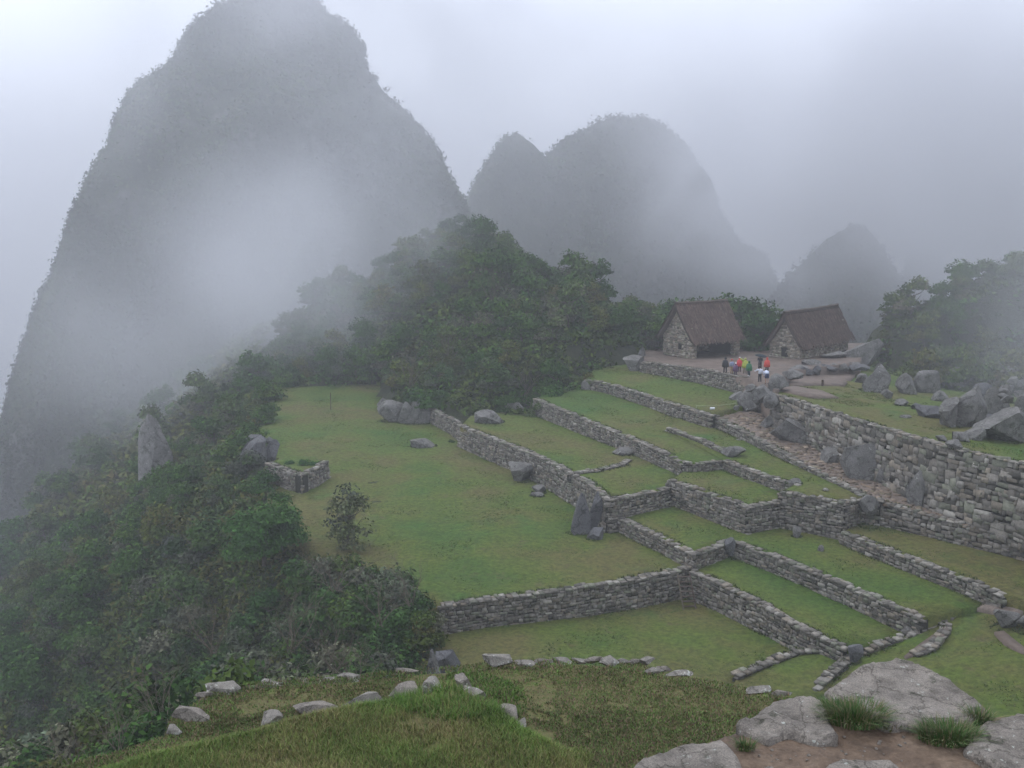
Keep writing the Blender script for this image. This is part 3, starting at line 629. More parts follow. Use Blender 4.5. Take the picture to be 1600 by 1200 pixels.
# ---------------------------------------------------------------- tubes
def tube(V, Fc, pts, rad, n=6, cap=True):
    b0 = len(V); pts = [Vector(p) for p in pts]; prev = None
    for i, p in enumerate(pts):
        t = (pts[min(i+1, len(pts)-1)]-pts[max(i-1, 0)]).normalized()
        ref = prev if prev is not None else (Vector((1, 0, 0)) if abs(t.x) < .8 else Vector((0, 1, 0)))
        s = (ref-t*ref.dot(t)).normalized(); q = t.cross(s); prev = s; r = rad[i] if hasattr(rad, '__len__') else rad
        rx, ry = r if hasattr(r, '__len__') else (r, r)
        for k in range(n):
            a = 2*math.pi*k/n; V.append(p+s*math.cos(a)*rx+q*math.sin(a)*ry)
    for i in range(len(pts)-1):
        for k in range(n): Fc.append([b0+i*n+k, b0+i*n+(k+1) % n, b0+(i+1)*n+(k+1) % n, b0+(i+1)*n+k])
    if cap: Fc.append([b0+k for k in range(n)][::-1]); Fc.append([b0+(len(pts)-1)*n+k for k in range(n)])
# ---------------------------------------------------------------- trees
def crown_mesh(name, seed, w, h, nleaf, leaf, cols, lobes=11, grey=.12, droop=0, base=.15, fill=1.0):
    r = np.random.default_rng(seed); out = []; cl = []
    LB = []
    for i in range(lobes):
        a = r.uniform(0, 2*math.pi); q = math.sqrt(r.random()); z = r.uniform(base, 1)
        rr = q*math.sqrt(max(.08, 1-((z-.45)/.62)**2))
        LB.append((rr*math.cos(a)*w*.36, rr*math.sin(a)*w*.36, z*h*.80, r.uniform(.17, .27)*w))
    per = nleaf//lobes
    for (x, y, z, R) in LB:
        d = r.normal(size=(per, 3)); d /= np.linalg.norm(d, axis=1, keepdims=True); d[:, 2] = np.abs(d[:, 2])*1.0-.25*(r.random(per) < .5)*np.abs(d[:, 2])*3
        rad = R*(r.uniform(.35, 1.12, per)**.6); st = np.array([1, 1, .95])
        lump = np.array([noise.noise(Vector(p*2.3)+Vector((seed, x, y))) for p in d]); rad = rad*(1+.45*lump)
        c = np.array([x, y, z])+d*rad[:, None]*st
        nn = d+r.normal(size=(per, 3))*.7+np.array([0, 0, .5-droop])
        out.append(leaf_quads(c, nn, leaf*r.uniform(.55, 1.25, per), r, 1.9))
        base_c = np.array(cols[r.integers(0, len(cols))]) if r.random() > grey else np.array((.085, .092, .066))
        cl.append(base_c*r.uniform(.65, 1.35, (per, 1))*np.where(r.random((per, 1)) < .05, 1.8, 1))
    q = np.concatenate(out); c = np.concatenate(cl); vv, ff = quads(q)
    return npmesh(name, vv, ff, c)
def trunk_mesh(name, seed, w, h, r0=.12, limbs=7):
    r = random.Random(seed); V = []; Fc = []
    top = Vector((r.uniform(-.1, .1)*w, r.uniform(-.1, .1)*w, h*.62))
    mid = Vector((r.uniform(-.06, .06)*w, r.uniform(-.06, .06)*w, h*.3))
    tube(V, Fc, [(0, 0, -.6), (0, 0, .0), mid, top], [r0*1.4, r0*1.1, r0*.8, r0*.35], 7)
    for i in range(limbs):
        a = r.uniform(0, 6.28); s = mid.lerp(top, r.uniform(-.3, .9)); e = s+Vector((math.cos(a)*w*.36, math.sin(a)*w*.36, h*r.uniform(.12, .32)))
        m = s.lerp(e, .5)+Vector((0, 0, -.05*h)); tube(V, Fc, [s, m, e], [r0*.5, r0*.32, r0*.1], 5)
    return pymesh(name, V, Fc, True)
DG = [(.020,.056,.008),(.030,.074,.010),(.040,.090,.012),(.055,.105,.014)]
OL = [(.050,.075,.012),(.068,.088,.015),(.042,.070,.010),(.080,.080,.020)]
GG = [(.045,.080,.024),(.060,.095,.032),(.034,.066,.018),(.044,.078,.018)]
BG = [(.028,.075,.016),(.036,.088,.020),(.045,.10,.024)]
KIND = {}
for nm, cols, w, h, n, lf, gr, lob, names in [
    ('dark', DG, 5.2, 4.8, 3600, .24, .06, 13, 'broadleaf_tree'), ('dark2', DG, 6.0, 4.4, 3800, .24, .1, 14, 'broadleaf_tree'),
    ('olive', OL, 5.0, 4.6, 3400, .22, .12, 12, 'broadleaf_tree'), ('grey', GG, 4.8, 4.8, 3400, .22, .25, 12, 'broadleaf_tree'),
    ('shrubd', DG, 3.6, 2.6, 3200, .15, .06, 10, 'shrub'), ('shrubo', OL, 3.4, 2.8, 3200, .15, .1, 10, 'shrub'), ('shrubg', GG, 3.6, 2.8, 3200, .15, .3, 10, 'shrub'), ('shrubb', BG, 3.2, 2.4, 2800, .15, .0, 10, 'shrub')]:
    sd = sum(map(ord, nm)); KIND[nm] = (names, crown_mesh('crown', sd, w, h, n, lf, cols, lob, gr, base=.05 if 'shrub' in nm else .15), trunk_mesh('trunk', sd, w, h, .13 if h > 4 else .06))
LOOK = dict(dark='dark green', dark2='dark green', olive='olive brown-green', grey='grey-green lichen-hung', shrubd='dark green', shrubo='olive brown-green', shrubg='grey-green', shrubb='bright green')
def plant(kind, x, y, s, label, group=None, z=None, rz=None, sz=1.0, name=None, crown=None, trunk=None):
    nm, cm, tm = KIND[kind] if kind else (name, crown, trunk)
    z = (gz(x, y) if z is None else z)-.25
    o = empty(name or nm, (x, y, z), random.uniform(0, 6.28) if rz is None else rz); o.scale = (s, s, s*sz)
    tag(o, label, 'tree' if 'tree' in nm else 'shrub', group)
    for n2, me, mt in (('crown', cm, LEAF), ('trunk', tm, BARK)):
        if not me.materials: me.materials.append(mt)
        c = bpy.data.objects.new(n2, me); COL.objects.link(c); c.parent = o
    return o
PLACED = []
def zone(g, x, y):
    if g == 'knoll': return 'at the foot of the wooded knoll above the plaza rocks' if y < 122 and x < 6 else 'beside the dirt yard on the wooded knoll' if x > 12 else 'at the misty back of the plaza lawn' if x < -14 else 'halfway up the wooded knoll' if y < 152 else 'on the crest of the wooded knoll'
    if g == 'steep': return 'on the steep slope below the round bright bush' if y < 80 else 'on the steep slope by the rock pillar' if y < 112 else 'on the steep slope beyond the rock pillar'
    if g == 'near slope': return 'just behind the edging stones of the mound' if y < 38 else 'in the thicket under the corner of the plaza wall' if x > -16 else 'on the near slope below the mound'
    if g == 'bank': return 'behind the huge overhanging boulder on the bank' if x > 55 else 'on the bank beside the right-hand hut'
def wood(poly_, n, mind, kinds, where, group, smin, smax, hfun=None, margin=80):
    r = random.Random(len(group)+n); xs = [p[0] for p in poly_]; ys = [p[1] for p in poly_]; k = 0; tries = 0
    while k < n and tries < n*90:
        tries += 1; x, y = r.uniform(min(xs), max(xs)), r.uniform(min(ys), max(ys))
        if not inside(poly_, x, y): continue
        z = gz(x, y); px, py, f = proj(x, y, z)
        if f < 5 or px < -margin or px > 1600+margin or py > 1290 or py < 150: continue
        s = r.uniform(smin, smax)*(hfun(x, y) if hfun else 1)
        if any((x-a)**2+(y-b)**2 < (mind*.5*(s+c))**2 for a, b, c in PLACED): continue
        kd = r.choice(kinds); nm = KIND[kd][0].replace('_', ' ')
        wh = zone(group, x, y) or where; szw = 'small ' if s < (smin+smax)/2-(smax-smin)*.2 else 'large ' if s > (smin+smax)/2+(smax-smin)*.2 else ''
        plant(kd, x, y, s, f'{szw}{LOOK[kd]} {nm} {wh}', f'{szw}{LOOK[kd]} {nm}s {wh}', sz=r.uniform(.85, 1.2)); PLACED.append((x, y, s)); k += 1

TK = ['dark', 'dark2', 'olive', 'grey', 'dark']; SK = ['shrubd', 'shrubo', 'shrubg', 'shrubd', 'shrubg', 'shrubo', 'shrubb']
# dead bare shrubs
def twigs(seed, h, spread, n=9, depth=3, r0=.022):
    r = random.Random(seed); V = []; Fc = []
    def grow(p, d, ln, rad, lev):
        pts = [p]; dd = d
        for _ in range(4):
            dd = (dd+Vector((r.uniform(-1, 1), r.uniform(-1, 1), r.uniform(-.6, .6)))*.26).normalized(); pts.append(pts[-1]+dd*ln/4)
        tube(V, Fc, pts, [rad, rad*.85, rad*.7, rad*.55, rad*.35], 5)
        if lev > 0:
            for _ in range(r.choice((2, 3, 3))):
                s = pts[r.choice((2, 3, 4))]; grow(s, (dd+Vector((r.uniform(-1, 1), r.uniform(-1, 1), r.uniform(-.5, .7)))*.9).normalized(), ln*r.uniform(.45, .75), rad*.5, lev-1)
    for _ in range(n): grow(Vector((r.uniform(-.2, .2), r.uniform(-.2, .2), -.2)), Vector((r.uniform(-1, 1)*spread, r.uniform(-1, 1)*spread, 1)).normalized(), h*r.uniform(.5, .9), r0, depth)
    return pymesh('bare_branches', V, Fc)
TW = [twigs(s, 2.6, .8) for s in (1, 2, 3, 4)]
for m_ in TW: m_.materials.append(TWIG)
TW_ = TW
# named single plants first
def at_px(px, py, Y): v = atY(px, py, Y); return v.x, v.y
x, y = P('T0', 425, 856)[:2]
bright = crown_mesh('crown', 901, 5.2, 4.0, 14000, .135, [(.026,.082,.015),(.033,.094,.018),(.04,.104,.022)], 16, 0, base=.02)
plant(None, x-.5, y-.5, 1.12, 'round bright-green bush standing clear of the others at the plaza edge', z=-24.6, name='round_bush', crown=bright, trunk=trunk_mesh('trunk', 901, 5, 4, .12)); PLACED.append((x, y, 2.2))
x, y = P('T0', 543, 856)[:2]
loose = crown_mesh('crown', 902, 3.0, 4.0, 1700, .13, [(.13,.15,.06),(.16,.17,.08),(.11,.12,.05)], 18, .1, base=.0)
plant(None, x, y, 1.3, 'loose upright grey-green shrub standing alone on the plaza edge', z=-24.2, name='lone_shrub', crown=loose, trunk=trunk_mesh('trunk', 902, 3, 4, .07, 14)); PLACED.append((x, y, 1.8))
for px, py, Y, s, k, lb in [(655,560,112,1.0,'dark','tree overhanging the cracked outcrop'),(1475,440,110,1.1,'grey','tallest tree poking above the right-hand trees'),(1190,490,129,1.2,'dark','tree standing in the gap behind the boulders between the huts'),
                            (1050,470,131,1.35,'dark2','tree behind the left gable of the open-fronted hut'),(1115,470,135,1.6,'olive','tree whose top shows above the open-fronted hut ridge'),(1085,465,137,1.5,'grey','tree showing over the left end of the open-fronted hut ridge'),(1150,478,137,1.6,'dark','tree showing over the right end of the open-fronted hut ridge'),(1175,480,137,1.6,'dark2','broad tree in the gap between the two huts'),(1208,492,132,.9,'dark','tree beside the peak of the closed hut gable')]:
    x, y = at_px(px, py, Y); plant(k, x, y, s, LOOK[k]+' '+lb); PLACED.append((x, y, s))
hill = [(-14,117.5),(-4,107.5),(3,105),(8,112),(13.5,124),(19,131),(32,131),(36,136),(34,142),(20,150),(14,160),(6,174),(-2,188),(-14,196),(-30,182),(-40,160),(-40,142),(-31,133.5),(-16,133.5)]
wood(hill, 154, 2.75, TK, 'on the wooded knoll between the plaza and the huts', 'knoll', .62, 1.3, lambda x, y: .72 if y < 120 else 1)
right = [(44,106),(48,104),(60,99),(74,94),(80,110),(72,130),(52,134),(46,126)]
wood(right, 34, 2.9, ['olive','grey','olive','dark'], 'on the bank at the right-hand edge', 'bank', .7, 1.05)
el = [(edge_x(y)+(1.5 if y < 70 else .5), y) for y in (55,60,65,69,74,80,88,96,106,116,126,134)]
near = [(-9,24),(-10,30),(-6.5,46)]+el+[(-80,134),(-75,90),(-60,50),(-30,18)]
nearsub = [p for p in near]
wood([(-10,26),(-6.5,46)]+el[:3]+[(-24,72),(-45,60),(-26,27)], 85, 2.0, SK, 'on the near slope below the mound', 'near slope', .75, 1.35)
wood([(-9,24),(-10,30),(-6.5,46)]+[(x-2.8, y) for x, y in el]+[(-80,134),(-75,90),(-60,50),(-30,18)], 85, 3.3, ['dark','dark2','olive','grey','dark','shrubg'], 'on the steep slope beside the plaza', 'steep', .6, 1.0)
wood([(-33,134),(-40,150),(-50,200),(-110,220),(-120,140),(-70,130)], 20, 5.0, ['dark','dark2','grey'], 'on the foggy slope at the foot of the big mountain', 'foggy', 1.0, 1.5)

for i, (px, py, k_, s_) in enumerate([(478,905,'shrubd',1.0),(515,912,'shrubg',.9),(548,915,'shrubo',1.1),(585,925,'shrubd',1.0),(618,945,'shrubg',.95),(648,965,'shrubd',.9),(665,985,'shrubo',.8),(500,950,'shrubb',.9),(560,965,'shrubd',1.1),(610,990,'shrubb',.9)]):
    v = P('T0', px, py); plant(k_, v.x, v.y, s_*1.1, LOOK[k_]+' shrub '+['left of the bare stems at the plaza edge','below the lone upright shrub','between the bare stems and the plaza lawn','at the bulge of the plaza edge','where the thicket narrows beside the plaza','beside the end of the long low wall','touching the end of the long low wall','in the hollow below the plaza edge','in the middle of the thicket below the plaza edge','below the wall end among pale stems'][i], z=v.z-.9)
for i, (px, py, k_, s_, dz) in enumerate([(385,745,'shrubg',1.1,-.6),(408,765,'shrubd',1.1,-.8),(436,780,'shrubd',.7,-.6),(370,715,'shrubd',1.2,-.4),(398,690,'shrubd',1.0,-.2),(412,660,'shrubd',1.1,-.2),(415,625,'shrubd',1.3,0),(455,602,'shrubd',1.3,-.2),(520,598,'shrubg',1.3,0),(575,598,'shrubd',1.3,0)]):
    v = P('T0', px, py); plant(k_, v.x, v.y, s_, LOOK[k_]+' shrub '+['growing over the big outcrop by the enclosure','filling the gap below the big outcrop','creeping up the enclosure wall','behind the big outcrop by the enclosure','beside the pale rock at the plaza edge','on the far left rim of the plaza','at the far left corner of the plaza','closing the misty back of the plaza left of the slim post','closing the misty back of the plaza behind the slim post','closing the misty back of the plaza nearest the cracked outcrop'][i], z=v.z+dz)
for i, (px, py, Y) in enumerate([(700,520,120),(770,470,135),(860,500,124),(905,430,145),(640,560,118),(820,560,112)]):
    v = atY(px, py, Y); z = gz(v.x, v.y); o = bpy.data.objects.new('bare_shrub', TW_[i % 4]); COL.objects.link(o); o.location = (v.x, v.y, z+1.2); o.rotation_euler = (0, 0, i*1.7); o.scale = (1.3, 1.3, 1.6)
    tag(o, 'bare pale branches sticking out of the knoll canopy '+['above the cracked outcrop','near its middle','above the top lawn','close to its crest','at its misty left side','just above the third terrace wall'][i], 'shrub', 'leafless shrubs')
# undergrowth: uncountable leaves over the ground of the wooded places
def undergrowth(name, poly_, n, size, hmax, cols, label, seed, clear=0.0):
    r = np.random.default_rng(seed); rr = random.Random(seed); xs = [p[0] for p in poly_]; ys = [p[1] for p in poly_]; cen = []; cl = []
    while len(cen) < n:
        x, y = rr.uniform(min(xs), max(xs)), rr.uniform(min(ys), max(ys))
        if not inside(poly_, x, y): continue
        z = gz(x, y); px, py, f = proj(x, y, z)
        if f < 5 or px < -120 or px > 1720: continue
        if rr.random() > min(1, (45/f)**1.2+.12): continue
        g = noise.noise(Vector((x*.5, y*.5, seed))); hh = max(.15, .5+g)*hmax; ci = int((noise.noise(Vector((x*.3, y*.3, 9+seed)))*.5+.5)*len(cols)*1.2) % len(cols)
        for k in range(8):
            cen.append((x+rr.gauss(0, .35), y+rr.gauss(0, .35), z+rr.random()*hh)); cl.append(cols[ci])
    cen = np.array(cen); cl = np.array(cl)*r.uniform(.55, 1.45, (len(cen), 1)); nn = r.normal(size=cen.shape)*.8+np.array([0, 0, .9])
    dist = np.linalg.norm(cen, axis=1)
    q = leaf_quads(cen, nn, size*r.uniform(.5, 1.2, len(cen))*np.clip(dist/60, .42, 2.2), r, 2.0); vv, ff = quads(q)
    tag(link(name, npmesh(name, vv, ff, cl), LEAF), label, None, None, 'stuff')
undergrowth('undergrowth', near, 190000, .17, 1.6, np.array(DG+OL+GG), 'tangled undergrowth on the slope', 31)
undergrowth('undergrowth', [(-33,134),(-40,150),(-50,215),(-130,235),(-130,130),(-70,125)], 50000, .3, 2.0, np.array(DG+OL), 'undergrowth on the misty slope below the mountain', 34)
undergrowth('undergrowth', hill, 95000, .2, 1.7, np.array(DG+OL), 'undergrowth on the knoll', 32)
undergrowth('undergrowth', right, 22000, .2, 1.2, np.array(DG+OL), 'undergrowth on the bank', 33)
for i, (px, py, Y, s, lb) in enumerate([(390,1050,36,1.0,'dense leafless dark shrub just behind the mound stones'),(180,1110,30,.8,'bare pale branches low on the near slope'),(330,960,42,1.0,'bare forked branches rising from the near slope thicket'),
    (455,960,44,1.1,'leaning bare twigs in the middle of the near slope thicket'),(520,990,42,1.0,'pale bare stems right of the dense leafless shrub'),(590,930,52,1.1,'long thin bare stems near the plaza edge'),(250,1060,34,.9,'bent bare branch beside the corner of the mound'),
    (520,880,58,1.1,'bare stems below the lone upright shrub'),(640,900,56,1.0,'bare bent twig over the plaza lawn edge'),(120,1160,30,.8,'bare twigs at the bottom of the near slope'),(560,1020,40,.9,'bare twigs behind the mound edge stones')]):
    v = atY(px, py, Y); x, y = v.x, v.y; z = max(gz(x, y), v.z-1.6)
    o = bpy.data.objects.new('bare_shrub', TW[i % 4]); COL.objects.link(o); o.location = (x, y, z); o.rotation_euler = (0, 0, i*1.3); o.scale = (s,)*3; tag(o, lb, 'shrub', 'leafless shrubs')
# shrub on the enclosure, tufts
x, y = P('T0', 468, 745, 1.2)[:2]
for i, (px, s) in enumerate(((452, .42), (475, .5), (492, .42))):
    v = P('T0', px, 733, 1.0); plant('shrubb', v.x, v.y, s, ('left', 'middle', 'right')[i]+' low green shrub growing inside the curved stone enclosure', z=v.z)
plant('shrubd', *P('T0', 706, 690)[:2], .3, 'small dark shrub in the angle of the rough wall and the tall plaza wall', z=-23.9)
plant('shrubd', *P('PA', 1143, 640)[:2], .3, 'small dark cushion plant on the path near its top', z=P('PA', 1143, 640).z)

# ---------------------------------------------------------------- grass tufts on the terraces
def blades(cen, up, h, w, r, cols, lean=.5):
    n = len(cen); d = r.normal(size=(n, 3)); d[:, 2] = 0; d /= np.linalg.norm(d, axis=1, keepdims=True); sd = np.cross(d, [0, 0, 1.])
    ln = (lean*r.random(n))[:, None]*h[:, None]; w = w[:, None]; hh = h[:, None]*np.array([0, 0, 1.])
    m = cen+hh*.55+d*ln*.35; t = cen+hh+d*ln*1.1
    q1 = np.stack([cen-sd*w, cen+sd*w, m+sd*w*.7, m-sd*w*.7], 1); q2 = np.stack([m-sd*w*.7, m+sd*w*.7, t+sd*w*.08, t-sd*w*.08], 1)
    return np.concatenate([q1, q2]), np.concatenate([cols, cols])
GC = np.array([(.052,.10,.018),(.066,.11,.022),(.085,.11,.028),(.11,.10,.038),(.14,.11,.055),(.045,.085,.016)])
r = np.random.default_rng(5); rr = random.Random(5); cen = []; cols = []
for t in ('T0', 'TL', 'M', 'S1', 'U2', 'U3', 'U4', 'U5', 'S3', 'SR', 'UR', 'U6', 'T2'):
    pl = POLY[t]; xs = [p[0] for p in pl]; ys = [p[1] for p in pl]; area = (max(xs)-min(xs))*(max(ys)-min(ys)); k = 0
    for _ in range(int(min(area*16, 60000))):
        x, y = rr.uniform(min(xs), max(xs)), rr.uniform(min(ys), max(ys))
        if not inside(pl, x, y): continue
        dens = noise.noise(Vector((x*.25, y*.25, 4)))+.35*noise.noise(Vector((x*1.5, y*1.5, 4)))
        e = edgedist(pl, x, y) if rr.random() < .5 else 9
        if dens < -.05 and not (e < .7): continue
        for _ in range(3): cen.append((x+rr.gauss(0, .08), y+rr.gauss(0, .08), pz(t, x, y)-.03)); cols.append(GC[rr.choice((0, 0, 1, 2, 3, 5))])
hts = list(r.uniform(.025, .075, len(cen)))
for p_, h_ in FR:
    if noise.noise(p_*.35) < -.12: continue
    for _ in range(4): cen.append((p_.x+rr.gauss(0, .06), p_.y+rr.gauss(0, .06), p_.z)); cols.append(np.array(rr.choice([(.045,.075,.018),(.06,.08,.025),(.075,.065,.03),(.05,.09,.02)]))*.8); hts.append(h_*rr.uniform(.4, 1.3))
cen = np.array(cen); n = len(cen); cols = np.array(cols)*r.uniform(.7, 1.35, (n, 1))*1.1
q, c = blades(cen, None, np.array(hts), r.uniform(.02, .045, n), r, cols, .9); vv, ff = quads(q)
tag(link('grass', npmesh('grass', vv, ff, c), BLADE), 'tufts of grass on the terrace lawns', None, None, 'stuff'); print('terrace blades', n)

# ---------------------------------------------------------------- huts
def hut(x, y, phi, Ln, Wd, hw, hr, ov, eo, er, open_front, label):
    zb = pz('HY', x, y)-.1; o = empty('thatched_hut', (x, y, zb), phi); tag(o, label, 'hut', 'stone huts with thatched roofs')
    B = dict(V=[], F=[], C=[])
    def face(a, b, hf, Nn, skip=None, sz=.26):
        a = Vector(a); b = Vector(b); T = (b-a); L_ = T.length; T /= L_; z = 0
        while z < hr:
            h = sz*random.uniform(.6, 1.1); s = 0
            while s < L_:
                w = min(sz*random.uniform(.7, 2.1), L_-s+.05); sc = s+w/2
                if z+h*.6 < hf(sc/L_) and not (skip and skip(sc, z+h/2)):
                    pc = a+T*sc; stone_boxes(Vector((pc.x, pc.y, z+h/2))+Nn*random.uniform(-.04, .04), T, Vector((0, 0, 1)), Nn, w-.03, h-.03, .3, B)
                s += w
            z += h
    gab = lambda t: hw+(hr-hw)*(1-abs(2*t-1))
    flat = lambda t: hw
    win = (lambda s, z: Wd*.36 < s < Wd*.46 and 1.0 < z < 1.7) if open_front else (lambda s, z: Wd*.44 < s < Wd*.60 and .2 < z < 1.35)
    X, Yv = Vector((1, 0, 0)), Vector((0, 1, 0))
    face((0, 0, 0), (0, Wd, 0), gab, -X, win); face((Ln, 0, 0), (Ln, Wd, 0), gab, X); face((0, Wd, 0), (Ln, Wd, 0), flat, Yv)
    if open_front:
        face((0, 0, 0), (.75, 0, 0), flat, -Yv); face((Ln-.9, 0, 0), (Ln, 0, 0), flat, -Yv)
        face((.75, 0, 0), (.75, .6, 0), flat, X); face((Ln-.9, 0, 0), (Ln-.9, .6, 0), flat, -X)
        face((.6, Wd-.5, 0), (Ln-.6, Wd-.5, 0), flat, -Yv)
    else: face((0, 0, 0), (Ln, 0, 0), flat, -Yv)
    link('stonework', npmesh('stonework', B['V'], B['F'], np.array(B['C'])), HUTM, o)
    # solid cores behind the facing
    V = []; Fc = []
    def box(x0, x1, y0, y1, z0, z1):
        k = len(V); V.extend([(a, b, c) for c in (z0, z1) for a, b in ((x0, y0), (x1, y0), (x1, y1), (x0, y1))])
        Fc.extend([[k+3, k+2, k+1, k], [k+4, k+5, k+6, k+7], [k, k+1, k+5, k+4], [k+1, k+2, k+6, k+5], [k+2, k+3, k+7, k+6], [k+3, k, k+4, k+7]])
    def gable(x0, x1, g=.12):
        k = len(V)
        for xx in (x0, x1): V.extend([(xx, g, -.5), (xx, Wd-g, -.5), (xx, Wd-g, hw-.05), (xx, Wd/2, hr-.2), (xx, g, hw-.05)])
        Fc.extend([[k+4, k+3, k+2, k+1, k], [k+5, k+6, k+7, k+8, k+9]]); 
        for i in range(5): Fc.append([k+i, k+(i+1) % 5, k+5+(i+1) % 5, k+5+i])
    gable(.1, .6); gable(Ln-.6, Ln-.1); box(.62, Ln-.62, Wd-.45, Wd-.1, -.5, hw-.05)
    if open_front: box(.12, .68, .1, .6, -.5, hw-.08); box(Ln-.85, Ln-.12, .1, .6, -.5, hw-.08)
    else: box(.62, Ln-.62, .1, .55, -.5, hw-.05)
    link('wall_core', pymesh('wall_core', V, Fc), CORE, o)
    # shade inside the opening, painted as a solid near-black box
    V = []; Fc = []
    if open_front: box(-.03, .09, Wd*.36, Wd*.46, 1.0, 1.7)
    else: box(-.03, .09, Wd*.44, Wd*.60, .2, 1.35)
    link('opening_shade_fill', pymesh('opening_shade_fill', V, Fc), DARK, o)
    # roof
    slope = (hr-hw)/(Wd/2); R = random.Random(int(x)); V = []; Fc = []; Cc = []
    th = .4
    for sgn in (-1, 1):
        rid = Vector((0, Wd/2, hr+.3)); e = Vector((0, Wd/2+sgn*(Wd/2+eo), hw+.25-slope*eo)); k = len(V); dn = (e-rid); nrm = Vector((0, sgn*slope, 1)).normalized()
        G = 10
        for i in range(G+1):
            for xx in (-ov, Ln+er): p = rid+dn*i/G+Vector((xx, 0, 0)); sag = -math.sin(math.pi*i/G)*.10; V.append(p+nrm*sag); V.append(p+nrm*(sag-th))
        for i in range(G):
            a = k+4*i; b = a+4; q = [[a, a+2, b+2, b], [a+1, b+1, b+3, a+3], [a, b, b+1, a+1], [a+2, a+3, b+3, b+2]]; Fc += q; Cc += [(.085, .068, .058)]*4
        Fc.append([k+4*G, k+4*G+2, k+4*G+3, k+4*G+1]); Cc.append((.06, .05, .04))
        lay = 8
        for i in range(int(Ln*Wd*75)):
            u = R.uniform(-ov-.12, Ln+er+.12); li = R.randrange(lay); t = (li+R.random())/lay*1.02; ln = R.uniform(.35, .85); wd = R.uniform(.02, .07)
            p = rid+dn*t+Vector((u, 0, 0))+nrm*(.02+.05*((t*lay) % 1)+R.random()*.05-math.sin(math.pi*min(t, 1))*.10); d2 = (dn.normalized()+Vector((R.uniform(-.12, .12), 0, -.02*R.random()))).normalized()
            sd = Vector((wd, 0, 0)); k = len(V); V += [p-sd, p+sd, p+sd+d2*ln, p-sd+d2*ln]; Fc.append([k, k+1, k+2, k+3] if sgn < 0 else [k+3, k+2, k+1, k])
            g = R.uniform(.6, 1.5); col = R.choice([(.085, .058, .047), (.10, .066, .052), (.07, .049, .040), (.115, .088, .070)]); Cc.append(tuple(c_*g for c_ in col))
    rf = npmesh('roof', V, Fc, np.array(Cc)); rfo = link('roof', rf, THATCH, o)
    V = []; Fc = []; pts = [Vector((-ov-.1+(Ln+ov+er+.2)*i/14, Wd/2, hr+.32+R.uniform(-.03, .03)-.08*math.sin(math.pi*i/14))) for i in range(15)]
    tube(V, Fc, pts, [(.22, .16)]*15, 8); link('ridge', npmesh('ridge', V[:15*8], [f for f in Fc if len(f) == 4], np.array([(.10, .08, .065)]*(14*8))), THATCH, rfo)
    for nmx, x0 in (('pole', -ov+.02), ('pole', Ln+er-.02)):
        for sgn in (-1, 1):
            V = []; Fc = []; rid = Vector((x0, Wd/2, hr)); e = Vector((x0, Wd/2+sgn*(Wd/2+eo), hw-.05-slope*eo)); tube(V, Fc, [rid, e], .06, 6); link('pole', pymesh('pole', V, Fc), WOOD, o)
    if open_front:
        V = []; Fc = []; tube(V, Fc, [(0.1, .3, hw-.1), (Ln-.1, .3, hw-.1)], .1, 8); link('lintel_beam', pymesh('lintel_beam', V, Fc), WOOD, o)
    return o
hut(21.57, 119.53, .54, 7.73, 5.31, 2.94, 6.3, .47, .68, .0, True, 'stone hut with a steep brown thatched roof and an open front')
hut(34.23, 118.42, .80, 12.5, 4.0, 2.2, 5.3, .45, .45, .43, False, 'closed stone hut with a small dark doorway in its gable and a reddish thatched roof')

# ---------------------------------------------------------------- ladder, post, sprinkler
a = P('T0', 1066, 892, .15); b = P('TL', 1077, 950); d = Vector((b.x-a.x, b.y-a.y, 0))
o = empty('wooden_ladder', b); tag(o, 'dark wooden ladder leaning on the wall junction above the lowest lawn', 'ladder')
sd = Vector((.42, .06, 0))
top = Vector((a.x, a.y-.5, a.z))-b
for s in (-1, 1):
    V = []; Fc = []; tube(V, Fc, [Vector((0, -.2, 0))+sd*s, top+sd*s], .05, 6); link('rail', pymesh('rail', V, Fc), TWIG if s < 0 else WOOD, o)
for i in range(7):
    V = []; Fc = []; p = Vector((0, -.2, 0)).lerp(top, (i+.6)/7.3); tube(V, Fc, [p-sd, p+sd], .05, 6); link('rung', pymesh('rung', V, Fc), WOOD, o)
V = []; Fc = []; tube(V, Fc, [(0, 0, -.2), (0, 0, 1.0), (.01, 0, 2.1)], [.06, .05, .045], 7)
o = link('wooden_post', pymesh('wooden_post', V, Fc), WOOD); o.location = P('T0', 517, 640); tag(o, 'slim dark post standing alone on the misty far lawn', 'post')
V = []; Fc = []; tube(V, Fc, [(0, 0, -.2), (0, 0, .7)], .12, 7)
o = link('wooden_post', pymesh('wooden_post', V, Fc), WOOD); o.location = P('UR', 1285, 604); tag(o, 'short dark stump post at the muddy yard edge', 'post')
WHITE, n_, l_, b_ = newmat('white_plastic', .4); b_.inputs['Base Color'].default_value = (.75, .77, .8, 1)
V = []; Fc = []; tube(V, Fc, [(-.22, 0, .12), (.22, 0, .12)], .11, 8); tube(V, Fc, [(-.1, 0, -.1), (-.1, 0, .1)], .03, 6); tube(V, Fc, [(.1, 0, -.1), (.1, 0, .1)], .03, 6)
o = link('marker', pymesh('marker', V, Fc), WHITE); o.location = P('U6', 1113, 640); tag(o, 'tiny white marker at the lower edge of the bright green top lawn', 'marker')
ROPE, *_ = newmat('rope', .8); ROPE.node_tree.nodes['Principled BSDF'].inputs['Base Color'].default_value = (.3, .33, .2, 1)
V = []; Fc = []; a = P('U6', 1088, 634, .35); b = P('U6', 1150, 630, .35); tube(V, Fc, [a.lerp(b, t)-Vector((0, 0, .1*math.sin(math.pi*t))) for t in (0, .2, .4, .6, .8, 1)], .02, 5)
